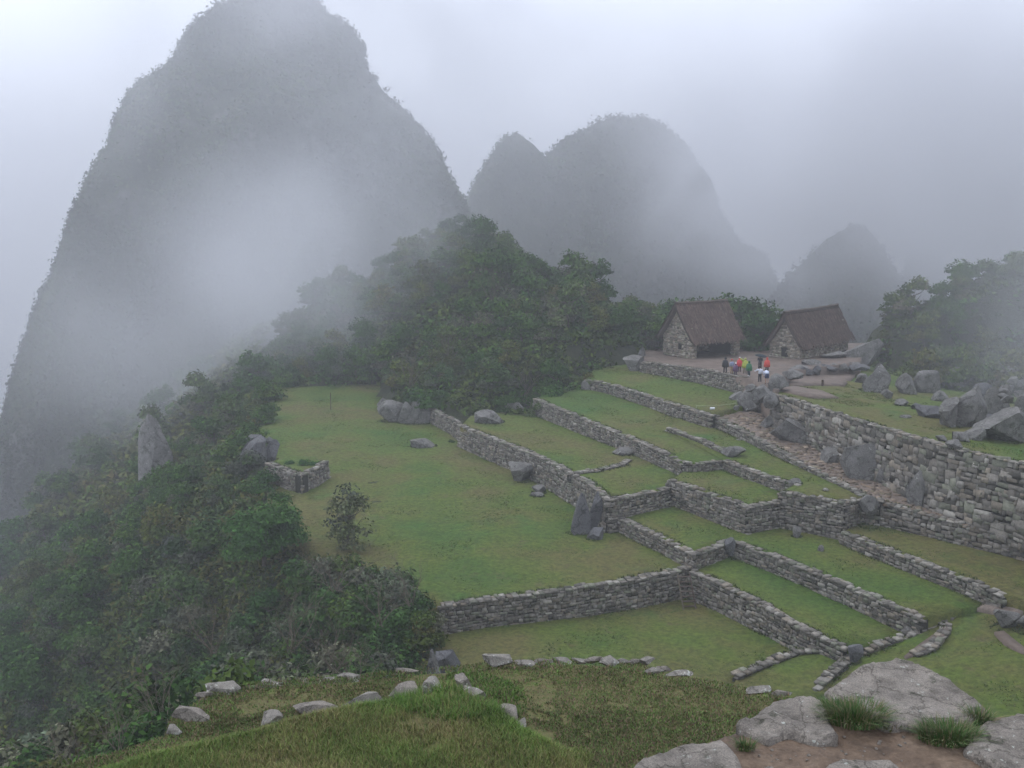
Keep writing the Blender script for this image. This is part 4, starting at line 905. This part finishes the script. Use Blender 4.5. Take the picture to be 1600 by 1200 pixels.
for q in (a, a.lerp(b, .5), b): tube(V, Fc, [q-Vector((0, 0, .45)), q+Vector((0, 0, .05))], .025, 5)
o = link('rope_barrier', pymesh('rope_barrier', V, Fc), ROPE); tag(o, 'thin rope barrier strung low across the top lawn', 'rope')

# ---------------------------------------------------------------- people
MC = {}
def flat(name, col, rough=.7):
    k = (name, col)
    if k not in MC:
        m, n, l, b = newmat(name, rough); t = tex(n, l, 9, 4); d = tuple(c*.7 for c in col); r = ramp(n, [(.35, d), (.6, col)]); l.new(t.outputs[0], r.inputs[0]); l.new(r.outputs[0], b.inputs['Base Color']); MC[k] = m
    return MC[k]
SKIN = flat('skin', (.34, .20, .14), .6)
def person(loc, face, label, h=1.66, top=('jacket', (.1, .1, .1)), legs=(.05, .05, .07), hat=None, hair=(.02, .015, .01), pose='stand', bare_legs=False, pack=None, shoe=(.05, .045, .04)):
    o = empty('person', loc, face); tag(o, label, 'person', 'visitors standing in front of the huts'); s = h/1.70
    J = dict(pel=(0, 0, .95), wa=(0, .01, 1.10), ch=(0, .0, 1.30), ne=(0, .01, 1.46), hb=(0, .02, 1.53), hd=(0, .03, 1.62),
             hl=(-.09, 0, .90), kl=(-.11, .03, .50), al=(-.12, -.02, .09), tl=(-.13, .13, .04), hr=(.09, 0, .90), kr=(.11, .04, .50), ar=(.13, .0, .09), tr=(.15, .15, .04),
             sl=(-.18, 0, 1.40), el=(-.25, -.03, 1.13), wl=(-.24, .08, .90), sr=(.18, 0, 1.40), er=(.25, -.03, 1.13), wr=(.24, .08, .90))
    if pose == 'point': J.update(er=(.38, .05, 1.50), wr=(.55, .12, 1.68))
    if pose == 'walk': J.update(kl=(-.1, .16, .52), al=(-.1, .10, .12), tl=(-.1, .25, .06), kr=(.1, -.02, .5), ar=(.1, -.22, .14), tr=(.1, -.10, .04))
    if pose == 'bent': J.update(wa=(0, .08, 1.08), ch=(0, .24, 1.20), ne=(0, .36, 1.28), hb=(0, .42, 1.31), hd=(0, .49, 1.35), sl=(-.19, .28, 1.24), sr=(.19, .28, 1.24), el=(-.24, .30, .96), er=(.24, .30, .96), wl=(-.14, .42, .80), wr=(.14, .42, .80))
    if pose == 'hold': J.update(er=(.24, .10, 1.18), wr=(.12, .26, 1.32), el=(-.24, .06, 1.12), wl=(-.10, .24, 1.10))
    if pose == 'reach': J.update(el=(-.36, .06, 1.28), wl=(-.56, .14, 1.18))
    names = list(J); V = [Vector(J[k])*s for k in names]; ix = {k: i for i, k in enumerate(names)}; E = []; Rd = {}
    for a, b in (('pel','wa'),('wa','ch'),('ch','ne'),('ne','hb'),('hb','hd'),('pel','hl'),('hl','kl'),('kl','al'),('al','tl'),('pel','hr'),('hr','kr'),('kr','ar'),('ar','tr'),('ch','sl'),('sl','el'),('el','wl'),('ch','sr'),('sr','er'),('er','wr')): E.append((ix[a], ix[b]))
    for k, q in dict(pel=.135, wa=.115, ch=.135, ne=.055, hb=.07, hd=.10, hl=.085, hr=.085, kl=.058, kr=.058, al=.04, ar=.04, tl=.035, tr=.035, sl=.06, sr=.06, el=.042, er=.042, wl=.028, wr=.028).items(): Rd[ix[k]] = q*s
    # nose, ears
    hd = V[ix['hd']]
    for off, q in (((0, .105, -.01), .014), ((-.09, 0, 0), .018), ((.09, 0, 0), .018)): V.append(hd+Vector(off)*s); E.append((ix['hd'], len(V)-1)); Rd[len(V)-1] = q*s
    for sd_, w_, e_ in ((-1, 'wl', 'el'), (1, 'wr', 'er')):  # palm, four fingers, thumb
        w0 = V[ix[w_]]; d = (w0-V[ix[e_]]).normalized(); ac = Vector((d.y, -d.x, 0)); ac = ac.normalized() if ac.length > .1 else Vector((0, 1, 0))
        pm = w0+d*.07*s; V.append(pm); pi = len(V)-1; E.append((ix[w_], pi)); Rd[pi] = .026*s
        for j, ln in enumerate((.065, .075, .07, .055)):
            q = pm+ac*(j-1.5)*.018*s+d*.03*s; V.append(q); V.append(q+d*ln*.5*s); V.append(q+(d*.9+Vector((0, .3, -.1))).normalized()*ln*s); k = len(V)
            E += [(pi, k-3), (k-3, k-2), (k-2, k-1)]; Rd[k-3] = .009*s; Rd[k-2] = .0085*s; Rd[k-1] = .007*s
        V.append(w0+(d*.03+ac*-.045)*s); V.append(w0+(d*.07+ac*-.06)*s); k = len(V); E += [(ix[w_], k-2), (k-2, k-1)]; Rd[k-2] = .011*s; Rd[k-1] = .009*s
    me = bpy.data.meshes.new('body'); me.from_pydata([tuple(v) for v in V], E, []); b = link('body', me, SKIN, o)
    md = b.modifiers.new('skin', 'SKIN'); 
    for i, sv in enumerate(me.skin_vertices[0].data): sv.radius = (Rd[i], Rd[i]); sv.use_root = (i == 0)
    b.modifiers.new('subdivision', 'SUBSURF').levels = 1; b.modifiers[-1].render_levels = 1
    K = {k: V[ix[k]] for k in names}
    def clo(name, chains, col, parts=10):
        v_, f_ = [], []
        for pts, rad in chains: tube(v_, f_, pts, rad, parts)
        return link(name, pymesh(name, v_, f_, True), flat(name, col), o)
    if not bare_legs: clo('trousers', [([K['pel']+Vector((0, 0, .10))*s, K['pel'], K['pel']-Vector((0, 0, .07))*s], [(.15*s, .13*s), (.165*s, .145*s), (.13*s, .12*s)])]+[([K['pel']+Vector((sg*.05*s, 0, 0)), K['h'+c], K['k'+c], K['a'+c]+Vector((0, 0, .02))], [.11*s, .105*s, .078*s, .066*s]) for c, sg in (('l', -1), ('r', 1))], legs)
    else: clo('shorts', [([K['pel']+Vector((0, 0, .12))*s, K['pel'], K['pel']-Vector((0, 0, .1))*s], [(.16*s, .14*s), (.19*s, .17*s), (.17*s, .15*s)])]+[([K['pel'], K['h'+c], K['h'+c].lerp(K['k'+c], .75)], [.12*s, .125*s, .12*s]) for c in 'lr'], legs)
    for c in 'lr': clo('shoe', [([K['a'+c]+Vector((0, -.05, -.04)), K['a'+c]+Vector((0, .02, -.035)), K['t'+c]+Vector((0, .0, 0)), K['t'+c]+Vector((0, .05, -.005))], [.05, .055, .045, .025])], shoe, 8)
    kind, col = top
    if kind == 'poncho':
        v_, f_ = [], []; n = 20; rows = [(K['ne']+Vector((0, 0, .01)), .085), (K['ne']-Vector((0, 0, .05)), .15), (K['ch']+Vector((0, 0, .06)), .255), (K['wa'], .31), (K['pel'], .33), (K['pel']-Vector((0, 0, .28)), .35)]
        for i, (p, q) in enumerate(rows):
            for j in range(n):
                an = 2*math.pi*j/n; w = 1+.07*math.sin(5*an+i*.4)*(i > 1); v_.append(p+Vector((math.cos(an)*q*w, math.sin(an)*q*w*.78, 0))*s)
        for i in range(len(rows)-1):
            for j in range(n): f_.append([i*n+j, i*n+(j+1) % n, (i+1)*n+(j+1) % n, (i+1)*n+j])
        if pose in ('point', 'reach'):
            c = 'r' if pose == 'point' else 'l'; tube(v_, f_, [K['s'+c], K['e'+c], K['w'+c]], [.13, .10, .085], 10)
        pm = link('poncho', pymesh('poncho', v_, f_, True), flat('poncho', col, .45), o); sm = pm.modifiers.new('thickness', 'SOLIDIFY'); sm.thickness = .008
        clo('hood', [([K['hb']+Vector((0, -.02, -.04)), K['hd']+Vector((0, -.02, 0)), K['hd']+Vector((0, -.025, .10))], [.11*s, .128*s, .07*s])], col)
    else:
        clo(kind, [([K['pel']+Vector((0, 0, -.05)), K['wa'], K['ch'], K['ch'].lerp(K['ne'], .55), K['ne']], [(.18*s, .145*s), (.17*s, .14*s), (.20*s, .15*s), (.17*s, .12*s), (.075*s, .075*s)])]+
            [([K['s'+c]+Vector((0, 0, .0)), K['s'+c].lerp(K['e'+c], .5), K['e'+c], K['w'+c]], [.085*s, .075*s, .066*s, .05*s]) for c in 'lr'], col, 12)
    if hat: 
        clo('cap', [([K['hd']+Vector((0, 0, .015)), K['hd']+Vector((0, 0, .07)), K['hd']+Vector((0, 0, .115))], [.112*s, .105*s, .05*s]), ([K['hd']+Vector((0, .05, .035)), K['hd']+Vector((0, .17, .025))], [(.07, .012), (.05, .01)])], hat)
    else: clo('hair', [([K['hd']+Vector((0, -.03, -.07)), K['hd']+Vector((0, -.025, .02)), K['hd']+Vector((0, -.015, .105))], [.10*s, .112*s, .055*s])], hair)
    for sg in (-1, 1): clo('eye', [([K['hd']+Vector((sg*.035, .088, .01)), K['hd']+Vector((sg*.035, .10, .01))], .012)], (.02, .02, .02), 6)
    if pack: clo('backpack', [([K['pel']+Vector((0, -.18, .08)), K['ch']+Vector((0, -.22, -.05)), K['ch']+Vector((0, -.18, .12))], [(.15, .09), (.17, .12), (.11, .07)])], pack)
    return o
def PP(px, py): return P('HY', px, py)-Vector((0, 0, .02))
person(PP(1133,583), 2.6, 'person in a long dark coat at the left end of the group', top=('poncho', (.03,.03,.035)), legs=(.02,.02,.03), h=1.72)
person(PP(1143,585), .4, 'person in a blue and white jacket and tan trousers with a red cap', top=('jacket', (.30,.34,.48)), legs=(.34,.24,.15), hat=(.55,.08,.08), h=1.62)
person(PP(1149,587), 2.9, 'person in a white cap and long purple cape', top=('poncho', (.13,.07,.14)), legs=(.07,.05,.09), hat=(.8,.8,.82), h=1.35, pose='walk')
person(PP(1155,581), 3.3, 'person in a bright red rain poncho and white cap', top=('poncho', (.65,.06,.07)), legs=(.05,.02,.03), hat=(.8,.8,.78), h=1.6)
person(PP(1164,584), 3.1, 'person in a yellow-green poncho with one arm raised', top=('poncho', (.42,.48,.08)), legs=(.25,.22,.15), hat=(.5,.5,.2), pose='point', h=1.7)
person(PP(1170,588), 2.7, 'person in a dark green poncho and pale shoes', top=('poncho', (.035,.16,.07)), legs=(.04,.07,.08), hat=(.05,.15,.08), h=1.62, pose='walk', shoe=(.6,.6,.6))
u = PP(1187,579); person(u, 3.0, 'person in dark clothes standing under the dark umbrella', top=('jacket', (.05,.05,.07)), legs=(.04,.03,.04), pose='hold', h=1.7, pack=(.02,.05,.06))
person(PP(1198,582), 3.2, 'person in a red poncho behind the person bending forward', top=('poncho', (.62,.08,.06)), legs=(.04,.05,.06), h=1.62)
person(PP(1187,597), .2, 'person in a white shirt and dark trousers reaching one arm out', top=('shirt', (.72,.75,.85)), legs=(.03,.03,.04), pose='reach', h=1.6)
person(PP(1198,600), .1, 'person bending forward in a white top and navy shorts', top=('shirt', (.68,.74,.88)), legs=(.05,.07,.14), pose='bent', h=1.7, bare_legs=True)
o = empty('umbrella', u+Vector((-.05, -.16, .93)), .3); tag(o, 'open dark umbrella held over the person in dark clothes', 'umbrella'); o.rotation_euler = (.12, .1, .3)
V = []; Fc = []
for i in range(6):
    a = i/5*math.radians(68); 
    for j in range(16): r_ = .68*math.sin(a)/math.sin(math.radians(68))*(1-.05*(j % 2)*(i > 2)); V.append((r_*math.cos(j*math.pi/8), r_*math.sin(j*math.pi/8), .72+.30*math.cos(a)-.12))
for i in range(5):
    for j in range(16): Fc.append([i*16+j, (i+1)*16+j, (i+1)*16+(j+1) % 16, i*16+(j+1) % 16])
cn = link('canopy', pymesh('canopy', V, Fc, True), flat('canopy', (.018,.032,.042), .8), o); cn.modifiers.new('thickness', 'SOLIDIFY').thickness = .008
V = []; Fc = []; tube(V, Fc, [(0, 0, -.12), (0, 0, .95)], .012, 6); link('shaft', pymesh('shaft', V, Fc), flat('metal', (.2, .2, .2)), o)
V = []; Fc = []; tube(V, Fc, [(0, 0, -.08), (0, 0, -.2), (.03, 0, -.24), (.06, 0, -.21)], .018, 6); link('handle', pymesh('handle', V, Fc), flat('handle', (.05, .03, .02)), o)

# ---------------------------------------------------------------- foreground mound
MP = [P('MD', *p) for p in [(255,1150),(268,1118),(330,1082),(400,1068),(470,1062),(560,1056),(640,1046),(775,1032),(880,1031),(1000,1034),(1030,1046),(1085,1058),(1160,1072),(1230,1084),(1250,1110),(1240,1200)]]
MP = MP+[Vector((3.2, 6.2, 0)), Vector((-2, 4.5, 0)), Vector((-8.5, 5.5, 0)), Vector((-7.2, 9.5, 0))]
inner = [P('MD', *p) for p in [(380,1150),(470,1128),(560,1108),(640,1092),(710,1074),(760,1105),(815,1135),(900,1180),(960,1260)]]
IN = [(p.x, p.y) for p in inner]+[(1.0, 6.2), (-2, 4.0), (-9, 5.0), (-8, 9)]
def mz(x, y, d=9):
    z = -6.5+fbm(x*.8, y*.8, 2, 4)*.05-(.10*(1-min(1, d/.25))**2)
    k = edgedist(IN, x, y); i_ = inside(IN, x, y)
    z += (min(1, k/.25)*.16 if i_ else 0)+.09*max(0, 10.6-y)*.9
    return z
o = patch('grassy_mound', MP, mz, .22, 3.2, TURF); tag(o, kind='structure')
PTP = [P('PT', *p) for p in [(990,1215),(1060,1165),(1150,1130),(1190,1100),(1240,1088),(1300,1078),(1340,1050),(1400,1035),(1470,1070),(1545,1108),(1600,1112),(1720,1120)]]+[Vector((6.5, 5, 0)), Vector((6, .3, 0)), Vector((-.8, .3, 0)), Vector((.1, 4.5, 0))]
def ptz(x, y, d=9): return -3.93+fbm(x*1.2, y*1.2, 5, 4)*.07+fbm(x*7, y*7, 8, 4)*.018+max(0, 5.8-y)*.42-(.05 if d < .03 else 0)
o = patch('path_ledge', PTP, ptz, .07, 5, NEARDIRT); tag(o, kind='structure')
def slab(outline, t, dz, thick, label, mat=ROCKN, step=.032, amp=.03, rim=.05, dome=.0, seed=0, name='boulder', tiltx=0):
    pl = [P(t, *p, dz) for p in outline]; n = len(pl); pts = []
    for i in range(n):   # rounded outline
        a, b, c, d = pl[i-1], pl[i], pl[(i+1) % n], pl[(i+2) % n]
        for q in (.06, .3, .55, .8, .94): cr_ = .5*((2*b)+(c-a)*q+(2*a-5*b+4*c-d)*q*q+(3*b-3*c+d-a)*q**3); pts.append(b.lerp(c, q).lerp(cr_, .3))
    pts = [p+Vector((noise.noise(p*4+Vector((seed, 0, 0))), noise.noise(p*4+Vector((0, seed, 5))), 0))*amp for p in pts]
    z0 = pl[0].z; cy_ = sum(p.y for p in pts)/len(pts)
    def zf(x, y, d):
        k = min(1, d/rim); return z0+(y-cy_)*tiltx-(1-math.sqrt(max(0, 1-(1-k)**2)))*rim*.8+dome*min(1, d/.4)+fbm(x*3, y*3, seed, 5)*amp+abs(fbm(x*1.3, y*1.3, seed+3, 2))*amp*.6+fbm(x*14, y*14, seed, 4)*.008+round(noise.noise(Vector((x*4+seed, y*2.5, 1)))*3)*.012
    o = patch(name, pts, zf, step, thick, mat, True); o.data.set_sharp_from_angle(angle=math.radians(38)); tag(o, label, 'boulder'); return o
slab([(1288,1080),(1335,1045),(1393,1027),(1440,1040),(1500,1072),(1549,1106),(1520,1124),(1470,1128),(1400,1134),(1345,1108)], 'PT', .04, .8, 'big flat-topped boulder with lichen specks behind the grass tufts', seed=1, rim=.04, amp=.02)
slab([(1153,1130),(1185,1105),(1215,1088),(1260,1086),(1292,1100),(1312,1150),(1280,1158),(1235,1145),(1200,1158)], 'PT', .03, .9, 'jagged rusty-brown boulder left of the grass tufts', seed=2, amp=.045)
slab([(1000,1190),(1055,1164),(1130,1150),(1150,1172),(1165,1230),(1100,1300),(1000,1300),(960,1240)], 'PT', .04, 1.2, 'smooth grey boulder at the bottom edge between turf and mud', seed=3)
slab([(1505,1166),(1540,1125),(1600,1112),(1700,1130),(1760,1240),(1640,1260),(1560,1205)], 'PT', .03, .8, 'pale boulder at the bottom right corner', seed=4)
slab([(1285,1200),(1325,1183),(1390,1186),(1425,1215),(1400,1260),(1300,1260)], 'PT', .03, .4, 'half-buried stone in the mud at the bottom edge', seed=5)
slab([(1140,1290),(1150,1215),(1200,1192),(1215,1200),(1190,1290)], 'PT', .0, .4, 'flat stone trodden into the mud', seed=6)
for i, (px, py, w_, h_, lb) in enumerate([(298,1128,62,34,'large pale edging stone at the left corner of the mound'),(272,1150,26,26,'small edging stone below the left corner of the mound'),(345,1086,56,28,'dark edging stone with white lichen near the left corner'),(318,1092,26,16,'little stone beside the lichen-spotted edging stone'),
    (425,1074,44,11,'flat pale edging stone left of centre'),(395,1078,24,8,'thin sliver stone beside the flat pale one'),(472,1068,20,8,'small rounded edging stone near the leafless shrub'),(512,1066,22,10,'small dark edging stone'),(545,1064,40,11,'long low edging stone before the near thicket'),
    (636,1054,36,10,'low stone in the turf edge below the jagged rock'),(776,1043,48,30,'tall edging stone crusted with white lichen'),(820,1042,34,12,'low broken edging stone right of the lichen-crusted one'),(850,1040,28,12,'brown flat edging stone'),(878,1040,36,14,'flat edging stone with white lichen streak'),
    (905,1038,26,12,'squarish dark edging stone'),(928,1038,30,14,'pale lichened edging stone beside the reddish one'),(952,1042,32,20,'reddish upright edging stone'),(972,1038,24,12,'small brown edging stone near the corner'),(992,1038,30,12,'grey edging stone before the corner'),
    (1012,1040,26,18,'blocky edging stone at the corner of the row'),(1022,1055,32,12,'violet-grey slab stepping down from the corner'),(1038,1050,24,12,'small stone on top of the stepping slab'),(1062,1060,48,12,'flat grey-blue slab on the slope of the row'),
    (1188,1086,42,14,'pale flat stone at the right end of the mound'),(1222,1092,36,18,'dark stone at the right end of the mound beside the rusty boulder')]):
    v = P('MD', px, py, -.03); f = proj(*v)[2]; w = w_*f/F; h = h_*f/F*.68+.02
    rock('edging_stone', v+Vector((0, w*.2, 0)), w*1.05, w*random.uniform(.4, .6), h, lb, seed=300+i, rz=random.uniform(-.3, .3), mat=EDGE if i % 3 else ROCKN, sub=4, cat='stone', sink=.2, cuts=14, tilt=(random.uniform(-.1, .1), random.uniform(-.1, .1)))
for i, (px, py, w_, h_, rz, lb) in enumerate([(425,1130,34,10,0,'leftmost little stone of the inner row in the turf'),(492,1118,70,12,.25,'thin overgrown stone of the inner row'),(560,1108,78,16,.35,'long slanting pale stone of the inner row'),(632,1094,52,18,0,'flat brown block of the inner row'),(672,1090,36,22,0,'dark square block of the inner row'),
    (722,1085,26,26,.9,'tilted stone at the apex of the inner row'),(740,1098,46,18,-.9,'long stone running down from the apex'),(795,1128,40,16,-.5,'pale stone sunk in turf at the right end of the inner row'),(815,1140,20,8,-.5,'last tiny stone of the inner row')]):
    v = P('MD', px, py, .0); f = proj(*v)[2]; w = w_*f/F; h = h_*f/F/.8+.08
    rock('edging_stone', v+Vector((0, .05, 0)), w, .26, h, lb, seed=400+i, rz=rz, mat=ROCKN if i % 2 else EDGE, cat='stone', sink=.25, cuts=14)
# turf blades
r = np.random.default_rng(11); rr = random.Random(11); cen = []; cols = []; hs = []; ws = []
MPX = [(p.x, p.y) for p in MP]; count = 0
while count < 170000:
    x, y = rr.uniform(-6, 4), rr.uniform(9.3, 14.1)
    if rr.random() > (.45 if y > 12.3 else 1): continue
    px, py, f = proj(x, y, -6.4)
    if py > 1235 or not inside(MPX, x, y): continue
    dn = noise.noise(Vector((x*1.3, y*1.3, 2)))+.5*noise.noise(Vector((x*5, y*5, 2)))
    j_ = noise.noise(Vector((x*2.1, y*2.1, 13)))*.35; i_ = inside(IN, x+j_, y+j_)
    if dn < (-.5 if i_ else -.42) and rr.random() < .8: continue
    k = noise.noise(Vector((x*.9, y*.9, 7)))*.5+.5+rr.gauss(0, .15)
    near_corner = math.hypot(x+.7, y-12.6) < .9
    ci = GC[0] if near_corner and rr.random() < .6 else GC[min(5, max(0, int(k*5)))] if i_ else np.array(rr.choice([(.055,.085,.022),(.085,.07,.035),(.11,.075,.05),(.065,.11,.025),(.06,.08,.025)]))
    cen.append((x, y, mz(x, y)-.005)); cols.append(ci); hs.append((rr.uniform(.02, .085) if i_ else rr.uniform(.012, .04))*(1.7 if near_corner else 1)); ws.append(rr.uniform(.002, .005) if i_ else rr.uniform(.004, .009)); count += 1
cen = np.array(cen); n = len(cen); cols = np.array(cols)*r.uniform(1.0, 2.4, (n, 1))
q, c = blades(cen, None, np.array(hs), np.array(ws), r, cols, 1.1); vv, ff = quads(q)
tag(link('grass', npmesh('grass', vv, ff, c), BLADE), 'short turf and grass blades on the near mound', None, None, 'stuff')
def tuft(px, py, rad, n, h, label, t='PT', seed=1):
    p = P(t, px, py, .03); rr = random.Random(seed); r = np.random.default_rng(seed); cen = []; D_ = []
    for _ in range(n):
        a = rr.uniform(0, 6.28); q = rad*math.sqrt(rr.random()); cen.append((q*math.cos(a), q*math.sin(a)*.6, 0)); D_.append((math.cos(a)*(.3+q/rad)+rr.gauss(0, .3), math.sin(a)*(.3+q/rad)+rr.gauss(0, .3), 0))
    cen = np.array(cen); D_ = np.array(D_); hh = r.uniform(.5, 1.1, n)*h; w = r.uniform(.0018, .004, n)[:, None]; ln = r.uniform(.2, .95, n)[:, None]*hh[:, None]
    sd_ = np.cross(D_, [0, 0, 1.]); sd_ /= np.linalg.norm(sd_, axis=1, keepdims=True)+1e-6; up = np.array([0, 0, 1.]); ks = [0, .35, .7, 1.0]; P_ = [cen+up*hh[:, None]*(k-.45*k*k*ln/np.maximum(hh[:, None], .01))+D_*ln*k*k*.8 for k in ks]; W_ = [1, .9, .6, .05]
    q = np.concatenate([np.stack([P_[i]-sd_*w*W_[i], P_[i]+sd_*w*W_[i], P_[i+1]+sd_*w*W_[i+1], P_[i+1]-sd_*w*W_[i+1]], 1) for i in range(3)])
    base = np.array([rr.choice([(.06,.13,.035),(.075,.16,.04),(.10,.15,.045),(.20,.18,.09),(.06,.12,.035),(.24,.20,.12)]) for _ in range(n)]); c = np.concatenate([base]*3); vv, ff = quads(q)
    o = link('grass_tuft', npmesh('grass_tuft', vv, ff, c), BLADE); o.location = (p.x, p.y, ptz(p.x, p.y) if t == 'PT' else mz(p.x, p.y)); tag(o, label, 'grass tuft'); return o
tuft(1335,1118,.24,2000,.17,'larger grass tuft between the rusty boulder and the flat-topped boulder', seed=1)
tuft(1482,1146,.22,1500,.15,'grass tuft in front of the right end of the flat-topped boulder', seed=2)
tuft(1530,1120,.10,400,.15,'grassy fringe between the flat-topped boulder and the corner boulder', seed=3)
tuft(1400,1128,.10,260,.10,'straggly grass and dry stems between the two tufts', seed=4)
tuft(1165,1160,.07,220,.10,'tiny tuft in the gap beside the smooth grey boulder', seed=5)
tuft(1290,1090,.06,160,.10,'thin sprigs at the left tip of the flat-topped boulder', seed=6)
# pebbles and crumbs of soil
for i in range(30):
    px, py = random.uniform(1180, 1420), random.uniform(1145, 1190); v = P('PT', px, py); s = random.uniform(.012, .035)
    rock('pebble', Vector((v.x, v.y, ptz(v.x, v.y))), s, s*.8, s*.6, 'small pebble lying on the mud between the near boulders', seed=500+i, mat=ROCKN, sub=2, cat='pebble', group='pebbles on the mud')

# ---------------------------------------------------------------- haze and drifting cloud
def volmat(name, dens, color=(.935, .955, 1.0)):
    hm = bpy.data.materials.new(name); hm.use_nodes = True; hn = hm.node_tree.nodes; hl = hm.node_tree.links; hn.remove(hn['Principled BSDF'])
    pv = hn.new('ShaderNodeVolumePrincipled'); pv.inputs['Color'].default_value = (*color, 1); pv.inputs['Density'].default_value = dens; pv.inputs['Anisotropy'].default_value = .2
    hl.new(pv.outputs[0], hn['Material Output'].inputs['Volume']); return hm, hn, hl, pv
def airbox(name, x0, x1, y0, y1, z0, z1, m):
    o = link(name, pymesh(name, [(x, y, z) for z in (z0, z1) for x, y in ((x0, y0), (x1, y0), (x1, y1), (x0, y1))], [[3, 2, 1, 0], [4, 5, 6, 7], [0, 1, 5, 4], [1, 2, 6, 5], [2, 3, 7, 6], [3, 0, 4, 7]]), m); tag(o, kind='stuff'); return o
airbox('haze', -890, 890, -60, 1390, -192, 84, volmat('haze', .0010)[0])
airbox('fog', -880, 880, 430, 1380, -190, 82, volmat('far_fog', .0030)[0])
hm, hn, hl, pv = volmat('drifting_cloud', 1)
tcn = hn.new('ShaderNodeTexCoord'); POS = tcn.outputs['Object']; sp = hn.new('ShaderNodeSeparateXYZ'); hl.new(POS, sp.inputs[0])
def hmth(op, a, b):
    m = hn.new('ShaderNodeMath'); m.operation = op
    for i, v in enumerate((a, b)):
        if isinstance(v, (int, float)): m.inputs[i].default_value = v
        else: hl.new(v, m.inputs[i])
    return m.outputs[0]
def sstep(v, a, b, lo=0, hi=1):
    m = hn.new('ShaderNodeMapRange'); m.interpolation_type = 'SMOOTHSTEP'; hl.new(v, m.inputs[0])
    for i, q in enumerate((a, b, lo, hi)): m.inputs[i+1].default_value = q
    return m.outputs[0]
def blob(c, r, amt):
    d = hn.new('ShaderNodeVectorMath'); d.operation = 'SUBTRACT'; hl.new(POS, d.inputs[0]); d.inputs[1].default_value = c
    q = hn.new('ShaderNodeVectorMath'); q.operation = 'DIVIDE'; hl.new(d.outputs[0], q.inputs[0]); q.inputs[1].default_value = r
    l_ = hn.new('ShaderNodeVectorMath'); l_.operation = 'LENGTH'; hl.new(q.outputs[0], l_.inputs[0]); return sstep(l_.outputs['Value'], 0, 1, amt, 0)
cl = hn.new('ShaderNodeTexNoise'); cl.inputs['Scale'].default_value = .022; cl.inputs['Detail'].default_value = 4; cl.inputs['Distortion'].default_value = .6; hl.new(POS, cl.inputs['Vector'])
X, Y, Z = sp.outputs
d = hmth('MULTIPLY', sstep(Y, 100, 190, 0, .0007), sstep(Z, -28, 12, .25, 1))
for c, r_, a_ in FOGBLOBS: d = hmth('ADD', d, blob(c, r_, a_))
d = hmth('ADD', d, hmth('MULTIPLY', hmth('MULTIPLY', sstep(X, 25, 110), hmth('MULTIPLY', sstep(Z, -32, 10), sstep(Z, 14, 55, 1, .12))), sstep(Y, 135, 190, 0, .024)))
d = hmth('MULTIPLY', d, sstep(Z, 15, 60, 1, .3)) if False else d
d = hmth('MULTIPLY', d, sstep(cl.outputs[0], .38, .64, .25, 1.9))
edge = hmth('MULTIPLY', sstep(Z, 60, 82, 1, 0), sstep(Y, 405, 430, 1, .35))
hl.new(hmth('MULTIPLY', d, edge), pv.inputs['Density'])
airbox('drifting_cloud', -220, 300, 60, 429, -110, 82.5, hm)
